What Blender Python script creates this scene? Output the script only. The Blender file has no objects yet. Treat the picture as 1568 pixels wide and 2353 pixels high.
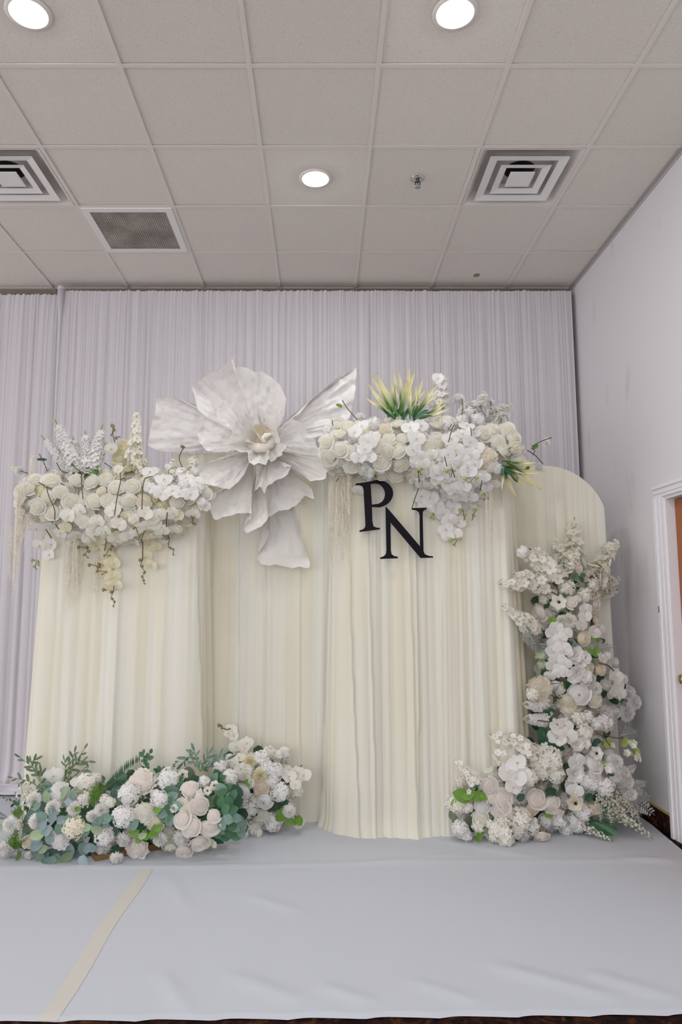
import bpy, math, random
import numpy as np
from mathutils import Vector, Matrix, noise

R = random.Random(7)
D2R = math.pi / 180
sc = bpy.context.scene
col = sc.collection

# ------------------------------------------------------------------ camera
F, PITCH, CX, CY, EYE = 1652.0, 0.1220, 740.0, 1176.5, 1.344   # focal (px), pitch, vanishing x, centre y, eye height
CP, SP = math.cos(PITCH), math.sin(PITCH)
cd = bpy.data.cameras.new('camera')
cam = bpy.data.objects.new('camera', cd); col.objects.link(cam)
cam.location = (0, 0, EYE); cam.rotation_euler = (math.pi / 2 + PITCH, 0, 0)
cd.sensor_fit = 'VERTICAL'; cd.sensor_height = 36.0; cd.lens = F / 2353 * 36
cd.shift_x = (784 - CX) / 2353
cd.clip_start = 0.05; cd.clip_end = 100
sc.camera = cam

# ------------------------------------------------------------------ world (soft light of the open hall behind), exposure
w = bpy.data.worlds.new('world'); sc.world = w; w.use_nodes = True
bg = w.node_tree.nodes['Background']
bg.inputs[0].default_value = (0.985, 0.965, 1.0, 1); bg.inputs[1].default_value = 0.9
sc.view_settings.view_transform = 'Standard'; sc.view_settings.look = 'None'
sc.view_settings.gamma = 1.0; sc.view_settings.exposure = 1.27
sc.view_settings.use_curve_mapping = False
LAMP_STRENGTH = 85.0

# ------------------------------------------------------------------ helpers
def ray(x, y):
    u, v = (x - CX) / F, (CY - y) / F
    return u, CP - v * SP, SP + v * CP                 # X, Y, Z per unit of optical depth
def at(x, y, D):
    a, b, c = ray(x, y); t = D / b
    return Vector((a * t, D, EYE + c * t)), t
def at_floor(x, y, z=0.0):
    a, b, c = ray(x, y)
    if c >= -1e-4: return None, None
    t = (z - EYE) / c
    return Vector((a * t, b * t, z)), t

MATS = {}
def mat(name, color, rough=0.6, trans=0.0, bump=None, vary=0.0, spec=0.3, metal=0.0, nodes=None):
    if name in MATS: return MATS[name]
    m = bpy.data.materials.new(name); m.use_nodes = True
    nt = m.node_tree; N, L = nt.nodes, nt.links
    p = N['Principled BSDF']; out = N['Material Output']
    p.inputs['Base Color'].default_value = (*color, 1); p.inputs['Roughness'].default_value = rough
    p.inputs['Specular IOR Level'].default_value = spec; p.inputs['Metallic'].default_value = metal
    csock = None
    if vary:
        oi = N.new('ShaderNodeObjectInfo'); mr = N.new('ShaderNodeMapRange')
        mr.inputs[3].default_value = 1 - vary; mr.inputs[4].default_value = 1 + vary * 0.4
        L.new(oi.outputs['Random'], mr.inputs[0])
        hs = N.new('ShaderNodeHueSaturation'); hs.inputs['Color'].default_value = (*color, 1)
        L.new(mr.outputs[0], hs.inputs['Value']); csock = hs.outputs[0]
    if nodes: csock = nodes(N, L, csock) or csock
    if csock: L.new(csock, p.inputs['Base Color'])
    if trans:
        tr = N.new('ShaderNodeBsdfTranslucent'); mx = N.new('ShaderNodeMixShader'); mx.inputs[0].default_value = trans
        tr.inputs[0].default_value = (*color, 1)
        if csock: L.new(csock, tr.inputs[0])
        L.new(p.outputs[0], mx.inputs[1]); L.new(tr.outputs[0], mx.inputs[2]); L.new(mx.outputs[0], out.inputs[0])
    if bump:
        sc_, st, det = bump
        tc = N.new('ShaderNodeTexCoord'); nz = N.new('ShaderNodeTexNoise'); bp = N.new('ShaderNodeBump')
        nz.inputs['Scale'].default_value = sc_; nz.inputs['Detail'].default_value = det
        bp.inputs['Strength'].default_value = st; bp.inputs['Distance'].default_value = 0.01
        L.new(tc.outputs['Object'], nz.inputs['Vector']); L.new(nz.outputs[0], bp.inputs['Height']); L.new(bp.outputs[0], p.inputs['Normal'])
    MATS[name] = m
    return m

class G:
    """collects faces for one mesh"""
    def __init__(s): s.v, s.f, s.m = [], [], []
    def grid(s, fn, nu, nv, mi=0):
        b = len(s.v)
        for j in range(nv + 1):
            for i in range(nu + 1): s.v.append(tuple(fn(i / nu, j / nv)))
        for j in range(nv):
            for i in range(nu):
                a = b + j * (nu + 1) + i
                s.f.append((a, a + 1, a + nu + 2, a + nu + 1)); s.m.append(mi)
    def box(s, x0, x1, y0, y1, z0, z1, mi=0):
        b = len(s.v)
        s.v += [(x, y, z) for z in (z0, z1) for y in (y0, y1) for x in (x0, x1)]
        for q in ((0, 2, 3, 1), (4, 5, 7, 6), (0, 1, 5, 4), (2, 6, 7, 3), (0, 4, 6, 2), (1, 3, 7, 5)):
            s.f.append(tuple(b + k for k in q)); s.m.append(mi)
    def tube(s, pts, radii, n=5, mi=0, caps=True):
        pts = [Vector(p) for p in pts]
        if not hasattr(radii, '__len__'): radii = [radii] * len(pts)
        b = len(s.v)
        for k, p in enumerate(pts):
            d = (pts[min(k + 1, len(pts) - 1)] - pts[max(k - 1, 0)]).normalized()
            a = d.cross(Vector((0, 1, 0.3)))
            if a.length < 1e-3: a = d.cross(Vector((1, 0, 0)))
            a.normalize(); c = d.cross(a)
            for i in range(n):
                t = 2 * math.pi * i / n
                s.v.append(tuple(p + (a * math.cos(t) + c * math.sin(t)) * radii[k]))
        for k in range(len(pts) - 1):
            for i in range(n):
                j = (i + 1) % n
                s.f.append((b + k * n + i, b + k * n + j, b + (k + 1) * n + j, b + (k + 1) * n + i)); s.m.append(mi)
        if caps:
            s.f.append(tuple(b + i for i in range(n))[::-1]); s.m.append(mi)
            e = b + (len(pts) - 1) * n
            s.f.append(tuple(e + i for i in range(n))); s.m.append(mi)
    def ball(s, c, r, nu=7, nv=5, mi=0, sz=1.0):
        def fn(u, v):
            th, ph = 2 * math.pi * u, math.pi * v
            return (c[0] + r * math.sin(ph) * math.cos(th), c[1] + r * math.sin(ph) * math.sin(th), c[2] + r * sz * math.cos(ph))
        s.grid(fn, nu, nv, mi)
    def lathe(s, prof, n=24, mi=0, c=(0, 0, 0)):
        s.grid(lambda u, v: (c[0] + prof[round(v * (len(prof) - 1))][0] * math.cos(2 * math.pi * u),
                             c[1] + prof[round(v * (len(prof) - 1))][0] * math.sin(2 * math.pi * u),
                             c[2] + prof[round(v * (len(prof) - 1))][1]), n, len(prof) - 1, mi)
    def petal(s, base, az, tilt, L, W, cup=0.4, curl=-0.1, nu=4, nv=4, mi=0, ruf=0.0, rnd=0.25, cen=0.58, wid=0.62, ph=0.0):
        ca, sa = math.cos(az), math.sin(az); ct, st = math.cos(tilt), math.sin(tilt)
        d = Vector((st * ca, st * sa, ct)); n = Vector((-ct * ca, -ct * sa, st)); t = Vector((-sa, ca, 0)); b = Vector(base)
        def fn(u, v):
            u = u * 2 - 1
            pr = math.sqrt(max(0.0, 1 - ((v - cen) / wid) ** 2))
            q = b + d * (L * v * (1 - rnd * u * u)) + t * (u * W * pr) + n * (cup * W * u * u * pr + curl * L * v * v)
            if ruf: q = q + n * (ruf * L * v * v * math.sin(u * 5 + ph) )
            return q
        s.grid(fn, nu, nv, mi)
    def mesh(s, name, mats, smooth=True):
        me = bpy.data.meshes.new(name)
        me.from_pydata(s.v, [], s.f)
        for m in mats: me.materials.append(m)
        me.polygons.foreach_set('material_index', s.m)
        me.polygons.foreach_set('use_smooth', [smooth] * len(s.f))
        me.update()
        return me

def link(name, data, parent=None, loc=None, mw=None):
    o = bpy.data.objects.new(name, data); col.objects.link(o)
    if mw is not None: o.matrix_basis = mw
    elif loc is not None: o.location = loc
    if parent is not None: o.parent = parent
    return o
def thing(name, label, cat, loc=(0, 0, 0), group=None, data=None):
    o = link(name, data, loc=loc); o['label'] = label; o['category'] = cat
    if group: o['group'] = group
    return o
def struct(name, data, label=None, loc=(0, 0, 0)):
    o = link(name, data, loc=loc); o['kind'] = 'structure'
    if label: o['label'] = label
    return o
def tag(o, label, cat, group=None):
    o['label'] = label; o['category'] = cat
    if group: o['group'] = group
    return o

# ------------------------------------------------------------------ materials of the room
def wall_nodes(N, L, c):
    tc = N.new('ShaderNodeTexCoord'); mp = N.new('ShaderNodeMapping'); mp.inputs['Scale'].default_value = (1, 5.0, 1.6)
    mp.inputs['Rotation'].default_value = (0.35, 0, 0)
    nz = N.new('ShaderNodeTexNoise'); nz.inputs['Scale'].default_value = 1.3; nz.inputs['Detail'].default_value = 5
    r = N.new('ShaderNodeValToRGB'); r.color_ramp.elements[0].position = 0.62; r.color_ramp.elements[1].position = 0.86
    r.color_ramp.elements[0].color = (0.70, 0.685, 0.70, 1); r.color_ramp.elements[1].color = (0.53, 0.51, 0.49, 1)
    L.new(tc.outputs['Object'], mp.inputs[0]); L.new(mp.outputs[0], nz.inputs['Vector']); L.new(nz.outputs[0], r.inputs[0])
    return r.outputs[0]
M_wall = mat('wall_paint', (0.73, 0.72, 0.73), 0.7, bump=(160, 0.08, 3), nodes=wall_nodes)
M_trim = mat('trim_paint', (0.78, 0.77, 0.79), 0.35)
def carpet_nodes(N, L, c):
    tc = N.new('ShaderNodeTexCoord'); nz = N.new('ShaderNodeTexNoise'); nz.inputs['Scale'].default_value = 14; nz.inputs['Detail'].default_value = 6
    nz.inputs['Distortion'].default_value = 1.6
    r = N.new('ShaderNodeValToRGB'); e = r.color_ramp.elements
    e[0].position = 0.42; e[0].color = (0.012, 0.006, 0.006, 1); e[1].position = 0.70; e[1].color = (0.16, 0.07, 0.02, 1)
    k = e.new(0.55); k.color = (0.045, 0.014, 0.008, 1); k = e.new(0.63); k.color = (0.09, 0.03, 0.01, 1)
    L.new(tc.outputs['Object'], nz.inputs['Vector']); L.new(nz.outputs[0], r.inputs[0]); return r.outputs[0]
M_carpet = mat('carpet', (0.04, 0.015, 0.01), 0.95, bump=(300, 0.6, 2), nodes=carpet_nodes, spec=0.1)
M_gold = mat('gold_binding', (0.42, 0.30, 0.09), 0.5)
def tile_nodes(stain=None):
    def f(N, L, c):
        tc = N.new('ShaderNodeTexCoord')
        nz = N.new('ShaderNodeTexNoise'); nz.inputs['Scale'].default_value = 95; nz.inputs['Detail'].default_value = 5; nz.inputs['Distortion'].default_value = 1.6
        r = N.new('ShaderNodeValToRGB'); e = r.color_ramp.elements
        e[0].position = 0.30; e[0].color = (0.68, 0.635, 0.575, 1); e[1].position = 0.44; e[1].color = (0.81, 0.765, 0.70, 1)
        L.new(tc.outputs['Object'], nz.inputs['Vector']); L.new(nz.outputs[0], r.inputs[0]); o = r.outputs[0]
        oi = N.new('ShaderNodeObjectInfo'); mr = N.new('ShaderNodeMapRange'); mr.inputs[3].default_value = 0.98; mr.inputs[4].default_value = 1.015
        L.new(oi.outputs['Random'], mr.inputs[0]); hs = N.new('ShaderNodeHueSaturation'); L.new(o, hs.inputs['Color']); L.new(mr.outputs[0], hs.inputs['Value']); o = hs.outputs[0]
        if stain:
            dist = N.new('ShaderNodeVectorMath'); dist.operation = 'DISTANCE'; dist.inputs[1].default_value = stain
            mp = N.new('ShaderNodeMapping'); mp.inputs['Scale'].default_value = (1, 0.8, 0)
            L.new(tc.outputs['Object'], mp.inputs[0]); L.new(mp.outputs[0], dist.inputs[0])
            r2 = N.new('ShaderNodeValToRGB'); r2.color_ramp.elements[0].position = 0.022; r2.color_ramp.elements[1].position = 0.03
            r2.color_ramp.elements[0].color = (1, 1, 1, 1); r2.color_ramp.elements[1].color = (0, 0, 0, 1)
            mx = N.new('ShaderNodeMixRGB'); mx.inputs[2].default_value = (0.36, 0.28, 0.23, 1)
            L.new(dist.outputs['Value'], r2.inputs[0]); L.new(r2.outputs[0], mx.inputs[0]); L.new(o, mx.inputs[1]); o = mx.outputs[0]
        return o
    return f
M_tile = mat('ceiling_tile', (0.68, 0.64, 0.61), 0.9, bump=(110, 0.20, 5), nodes=tile_nodes(), spec=0.1)
M_tile_st = mat('ceiling_tile_stained', (0.68, 0.64, 0.61), 0.9, bump=(110, 0.20, 5), nodes=tile_nodes((0.02, 0.06, 0)), spec=0.1)
M_grid = mat('ceiling_grid', (0.81, 0.765, 0.715), 0.7, spec=0.1)
M_metal_w = mat('white_enamel', (0.88, 0.87, 0.85), 0.35)
M_dark = mat('duct_shade_black', (0.008, 0.008, 0.010), 0.8)
M_grey_enamel = mat('grey_enamel', (0.60, 0.565, 0.53), 0.7)  # greyer enamel for the pan top and the cone slopes
def grille_nodes(N, L, c):
    tc = N.new('ShaderNodeTexCoord'); nz = N.new('ShaderNodeTexNoise'); nz.inputs['Scale'].default_value = 4.5; nz.inputs['Detail'].default_value = 3
    r = N.new('ShaderNodeValToRGB'); r.color_ramp.elements[0].color = (0.27, 0.24, 0.215, 1); r.color_ramp.elements[1].color = (0.47, 0.43, 0.385, 1)
    r.color_ramp.elements[0].position = 0.35; r.color_ramp.elements[1].position = 0.68
    L.new(tc.outputs['Object'], nz.inputs['Vector']); L.new(nz.outputs[0], r.inputs[0]); return r.outputs[0]
M_grille = mat('perforated_grille', (0.3, 0.27, 0.24), 0.7, nodes=grille_nodes)
M_chrome = mat('chrome', (0.6, 0.6, 0.6), 0.25, metal=1.0)
M_brass = mat('brass', (0.55, 0.42, 0.18), 0.3, metal=1.0)
def wood_nodes(N, L, c):
    tc = N.new('ShaderNodeTexCoord'); mp = N.new('ShaderNodeMapping'); mp.inputs['Scale'].default_value = (12, 12, 0.7)
    nz = N.new('ShaderNodeTexNoise'); nz.inputs['Scale'].default_value = 2.5; nz.inputs['Detail'].default_value = 5
    r = N.new('ShaderNodeValToRGB'); r.color_ramp.elements[0].color = (0.25, 0.070, 0.015, 1); r.color_ramp.elements[1].color = (0.42, 0.135, 0.035, 1)
    L.new(tc.outputs['Object'], mp.inputs[0]); L.new(mp.outputs[0], nz.inputs['Vector']); L.new(nz.outputs[0], r.inputs[0]); return r.outputs[0]
M_wood = mat('door_wood', (0.3, 0.1, 0.03), 0.35, nodes=wood_nodes)
M_backwall = mat('back_wall_paint', (0.42, 0.24, 0.13), 0.7, bump=(120, 0.1, 3))

# ------------------------------------------------------------------ room shell
T = 0.6096
CEIL = EYE + 4.093 * T                    # underside of the ceiling grid
WX = 2.013                                # right wall
BY = 5.66                                 # back wall
g = G(); g.box(-7.0, WX + 0.3, -4.0, BY + 0.2, -0.10, 0.0)
struct('floor', g.mesh('floor', [M_carpet]), 'dark brown carpet with gold marbled pattern')
g = G(); g.box(-7.0, WX + 0.3, BY, BY + 0.15, 0.0, CEIL + 0.3)
struct('wall_back', g.mesh('wall_back', [M_backwall]), 'brown wall hidden behind the white drape')
DY1, DY0, DH = 4.19, 3.29, 1.95           # door opening
g = G()
g.box(WX, WX + 0.14, DY1, BY, 0, CEIL + 0.2); g.box(WX, WX + 0.14, DY0, DY1, DH, CEIL + 0.2); g.box(WX, WX + 0.14, -4.0, DY0, 0, CEIL + 0.2)
struct('wall_right', g.mesh('wall_right', [M_wall], False), 'off-white painted side wall with grey scuffs')
# baseboard
g = G(); g.box(WX - 0.012, WX, DY1 + 0.10, BY, 0, 0.112, 0); bb = struct('baseboard_right', g.mesh('baseboard', [M_carpet], False), 'dark carpeted baseboard with gold top edge')
g = G(); g.box(WX - 0.016, WX, DY1 + 0.10, BY, 0.112, 0.119); link('top_binding', g.mesh('binding', [M_gold], False), bb)
g = G(); g.box(WX - 0.012, WX, -4.0, DY0 - 0.10, 0, 0.112, 0); bb2 = struct('baseboard_front', g.mesh('baseboard2', [M_carpet], False), 'dark carpeted baseboard near the camera side of the door')
# wall angle at the ceiling
g = G(); g.box(WX - 0.022, WX, -4.0, BY, CEIL - 0.003, CEIL + 0.0); g.box(WX - 0.004, WX, -4.0, BY, CEIL - 0.022, CEIL - 0.003)
struct('trim_1', g.mesh('wall_angle', [mat('angle_grey', (0.46, 0.44, 0.43), 0.5)], False), 'thin grey metal wall angle under the ceiling edge')
# door casing, leaf, knob
dr = struct('door_1', None, 'brown wooden door in a white painted frame', (WX, DY1, 0))
def dpart(name, boxes, m, sm=False):
    g = G()
    for b in boxes: g.box(*b)
    return link(name, g.mesh(name, [m], sm), dr)
def casing(name, y0, y1, z0, z1, horiz):
    g = G()
    if not horiz:
        w = y1 - y0; far = y0 >= 0
        for a, b, t in ((0, .3, .012), (.3, .72, .016), (.72, 1.0, .024)):
            if far: g.box(-t, 0, y0 + a * w, y0 + b * w, z0, z1)
            else: g.box(-t, 0, y1 - b * w, y1 - a * w, z0, z1)
    else:
        h = z1 - z0
        for a, b, t in ((0, .3, .012), (.3, .72, .016), (.72, 1.0, .024)): g.box(-t, 0, y0, y1, z0 + a * h, z0 + b * h)
    return link(name, g.mesh(name, [M_trim], False), dr)
casing('casing', 0.0, 0.10, 0, DH, False)
casing('casing', DY0 - DY1 - 0.10, DY0 - DY1, 0, DH, False)
casing('head_casing', DY0 - DY1 - 0.10, 0.10, DH, DH + 0.07, True)
dpart('jamb', [(0.0, 0.14, -0.018, 0.0, 0, DH - 0.018)], M_trim); dpart('jamb', [(0.0, 0.14, DY0 - DY1, DY0 - DY1 + 0.018, 0, DH - 0.018)], M_trim)
dpart('head_jamb', [(0.0, 0.14, DY0 - DY1, 0, DH - 0.018, DH)], M_trim)
leaf = dpart('door_leaf', [(0.052, 0.096, DY0 - DY1 + 0.022, -0.022, 0.008, DH - 0.022)], M_wood)
g = G()
prof = [(0.0, 0.0), (0.030, 0.0), (0.030, 0.005), (0.012, 0.012), (0.012, 0.030), (0.024, 0.038), (0.029, 0.050), (0.024, 0.062), (0.0, 0.066)]
g.lathe(prof, 20)
kn = link('knob', g.mesh('knob', [M_brass]), leaf); kn.rotation_euler = (0, -math.pi / 2, 0); kn.location = (0.052, -0.088, 0.905); kn['label'] = 'brass door knob'
dpart('strike_plate', [(-0.0245, -0.022, 0.084, 0.096, 1.27, 1.31)], mat('rust', (0.25, 0.12, 0.06), 0.6))

# ceiling: deck, tees, lay-in tiles
g = G(); g.box(-7.0, WX, -2.0, BY, CEIL + 0.12, CEIL + 0.16)
GX = [(-1.563 + j) * T for j in range(-4, 5)]
GY = [(5.0907 + k) * T for k in range(-3, 5)]
g.box(-7.0, GX[0], -2.0, BY, CEIL + 0.006, CEIL + 0.03); g.box(GX[0], WX, -2.0, GY[0], CEIL + 0.006, CEIL + 0.03)
ceil = struct('ceiling', g.mesh('ceiling_deck', [M_grid], False), 'suspended ceiling of square off-white mineral tiles')
for x in GX:
    g = G(); g.box(x - 0.0125, x + 0.0125, GY[0], BY, CEIL, CEIL + 0.003); g.box(x - 0.001, x + 0.001, GY[0], BY, CEIL + 0.003, CEIL + 0.035)
    link('grid_tee', g.mesh('grid_tee', [M_grid], False), ceil)
XX = [-7.0] + GX + [WX]
for y in GY:
    for i in range(1, len(XX) - 1):
        a, b = XX[i] + 0.0125, XX[i + 1] - (0.0125 if i < len(XX) - 2 else 0)
        g = G(); g.box(a, b, y - 0.0125, y + 0.0125, CEIL + 0.0005, CEIL + 0.003)
        link('cross_tee', g.mesh('cross_tee', [M_grid], False), ceil)
tile_meshes = {}
VENTS = [(GX[0] + 2 * T, GY[4]), (GX[7], GY[4])]
special = {(round(a, 3), round(b, 3)) for a, b in VENTS} | {(round(GX[4] - T + 0, 3), round(GY[5], 3))}
for yi, y in enumerate(GY):
    y1 = GY[yi + 1] if yi + 1 < len(GY) else BY
    for i in range(1, len(XX) - 1):
        a, b = XX[i], XX[i + 1]
        if (round(a, 3), round(y, 3)) in special: continue
        key = (round(b - a, 3), round(y1 - y, 3)); st = (i == len(XX) - 3 and yi == 6)
        if (key, st) not in tile_meshes:
            gw, gh = b - a, y1 - y; g = G()
            g.box(-gw / 2 + 0.004, gw / 2 - 0.004, -gh / 2 + 0.004, gh / 2 - 0.004, 0, 0.015)
            tile_meshes[(key, st)] = g.mesh('ceiling_tile', [M_tile_st if st else M_tile], False)
        o = link('ceiling_tile', tile_meshes[(key, st)], ceil, loc=((a + b) / 2, (y + y1) / 2, CEIL + 0.0045 + R.uniform(0, 0.002)))
        o.rotation_euler = (R.uniform(-.0015, .0015), R.uniform(-.0015, .0015), 0)

# ------------------------------------------------------------------ ceiling fittings
def lamp_mat():
    m = bpy.data.materials.new('lamp_lens'); m.use_nodes = True
    N, L = m.node_tree.nodes, m.node_tree.links; N.remove(N['Principled BSDF'])
    e = N.new('ShaderNodeEmission'); e.inputs[0].default_value = (0.965, 0.975, 1.0, 1); e.inputs[1].default_value = LAMP_STRENGTH
    L.new(e.outputs[0], N['Material Output'].inputs[0]); return m
M_lamp = lamp_mat()
def downlight(tx, ty, label):
    t = thing('recessed_downlight', label, 'ceiling light', (tx * T, ty * T, CEIL + 0.004), 'recessed ceiling downlights')
    g = G(); g.lathe([(0.098, 0.0), (0.098, -0.003), (0.080, -0.007), (0.072, -0.004), (0.070, 0.012)], 32)
    link('trim_ring', g.mesh('trim_ring', [M_grid]), t)
    g = G(); g.lathe([(0.0, -0.016), (0.03, -0.014), (0.055, -0.008), (0.070, 0.0)], 32)
    link('lens', g.mesh('lens', [M_lamp]), t)
downlight(-0.063, 6.59, 'round recessed downlight in front of the drape, above the paper flower')
downlight(0.937, 4.59, 'round recessed downlight at the top right of the picture')
downlight(-2.063, 4.59, 'round recessed downlight in the top left corner of the picture')
downlight(-0.063, 2.59, 'unseen downlight added overhead, above the camera side of the cloth')  # from here on unseen downlights, added in pattern for more light
downlight(0.937, 0.59, 'unseen downlight added behind the camera near the wall')
downlight(-2.063, 0.59, 'unseen downlight added behind the camera on the open side')

def diffuser(x, y, label):
    t = thing('air_diffuser', label, 'air vent', (x + T / 2, y + T / 2, CEIL), 'square ceiling air diffusers')
    h = T / 2 - 0.014
    def ring(ro, ri, zo, zi, name, m, lip=0.006):
        g = G(); b = len(g.v)
        pr = [(ro, zo), (ri, zi), (ri - 0.002, zi + 0.004), (ro - 0.002, zo + 0.004)]
        for r_, z_ in pr:
            c = 0.12 * r_
            pts = [(r_, -r_), (r_, r_), (-r_, r_), (-r_, -r_)]
            for (sx, sy) in pts: g.v.append((sx, sy, z_))
        for k in range(len(pr)):
            k2 = (k + 1) % len(pr)
            for i in range(4):
                j = (i + 1) % 4
                g.f.append((k * 4 + i, k * 4 + j, k2 * 4 + j, k2 * 4 + i)); g.m.append(0)
        return link(name, g.mesh(name, [m], False), t)
    ring(h, h - 0.010, -0.001, 0.0, 'frame', M_grid)
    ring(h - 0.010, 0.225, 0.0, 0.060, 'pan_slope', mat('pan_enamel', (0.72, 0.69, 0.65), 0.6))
    ring(0.227, 0.05, 0.060, 0.061, 'pan_top', M_grey_enamel)
    g = G(); g.lathe([(0.0, 0.057), (0.085, 0.057), (0.09, 0.059)], 28); link('duct_shade_disc', g.mesh('duct_shade_disc', [M_dark]), t)  # flat black disc stands in for the shade inside the duct
    ring(0.226, 0.176, -0.006, 0.004, 'cone_ring', M_metal_w); ring(0.176, 0.170, 0.004, 0.026, 'cone_slope', M_grey_enamel)
    ring(0.146, 0.104, -0.006, 0.004, 'cone_ring', M_metal_w); ring(0.104, 0.099, 0.004, 0.024, 'cone_slope', M_grey_enamel)
    g = G(); r_ = 0.071; g.box(-r_, r_, -r_, r_, -0.006, 0.002); link('centre_plate', g.mesh('centre_plate', [M_metal_w], False), t)
diffuser(*VENTS[0], 'square white ceiling air diffuser cut off by the left picture edge')
diffuser(*VENTS[1], 'square white ceiling air diffuser near the right wall')
t = thing('return_grille', 'square ceiling return grille with grey-brown perforated face', 'air vent', (GX[4] - T / 2, GY[5] + T / 2, CEIL))
h = T / 2 - 0.013
g = G()
for a in ((-h, h, -h, -h + .045), (-h, h, h - .045, h), (-h, -h + .045, -h + .045, h - .045), (h - .045, h, -h + .045, h - .045)): g.box(*a, -0.005, 0.006)
link('frame', g.mesh('grille_frame', [M_metal_w], False), t)
g = G(); k = h - .045; g.box(-k, k, -k, k, 0.001, 0.006, 0)
n = 34
for i in range(n):
    p = -k + (i + .5) * 2 * k / n
    g.box(p - .0035, p + .0035, -k, k, -0.002, 0.001); g.box(-k, k, p - .0035, p + .0035, -0.0015, 0.001)
link('perforated_face', g.mesh('perforated_face', [M_grille], False), t)
t = thing('fire_sprinkler', 'small pendent fire sprinkler head on the ceiling tile', 'sprinkler', (0.937 * T, 6.59 * T, CEIL + 0.004))
g = G(); g.lathe([(0.040, 0.0), (0.040, -0.003), (0.022, -0.010), (0.0, -0.010)], 20); link('escutcheon', g.mesh('escutcheon', [M_chrome]), t)
g = G(); g.tube([(0, 0, -.008), (0, 0, -.024)], .011, 8); g.tube([(-.013, 0, -.02), (-.014, 0, -.04), (0, 0, -.052)], .0035, 6); g.tube([(.013, 0, -.02), (.014, 0, -.04), (0, 0, -.052)], .0035, 6); g.tube([(0, 0, -.02), (0, 0, -.05)], .003, 6)
link('frame_arms', g.mesh('arms', [mat('gunmetal', (0.12, 0.12, 0.12), 0.4, metal=0.8)]), t)
g = G(); g.lathe([(0.0, -.052), (0.019, -.053), (0.019, -.056), (0.0, -.057)], 16); link('deflector', g.mesh('deflector', [M_chrome]), t)

# ------------------------------------------------------------------ fabrics
def weave(N, L, c): return c
M_drape = mat('white_drape', (0.68, 0.652, 0.685), 0.8, trans=0.12, spec=0.1)
def cream_nodes(N, L, c):
    tc = N.new('ShaderNodeTexCoord'); mp = N.new('ShaderNodeMapping'); mp.inputs['Scale'].default_value = (9, 9, 0.35)
    nz = N.new('ShaderNodeTexNoise'); nz.inputs['Scale'].default_value = 1.0; nz.inputs['Detail'].default_value = 3
    r = N.new('ShaderNodeValToRGB'); e = r.color_ramp.elements; e[0].position = 0.36; e[1].position = 0.64
    e[0].color = (0.84, 0.80, 0.645, 1); e[1].color = (0.85, 0.84, 0.75, 1)
    L.new(tc.outputs['Object'], mp.inputs[0]); L.new(mp.outputs[0], nz.inputs['Vector']); L.new(nz.outputs[0], r.inputs[0]); return r.outputs[0]
M_cream = mat('cream_chiffon', (0.88, 0.86, 0.78), 0.8, trans=0.20, spec=0.15, nodes=cream_nodes)
M_cloth = mat('floor_cloth', (0.535, 0.565, 0.61), 0.75, bump=(7, 0.06, 3), spec=0.2)
M_tape = mat('cream_tape', (0.59, 0.575, 0.525), 0.6)

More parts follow.
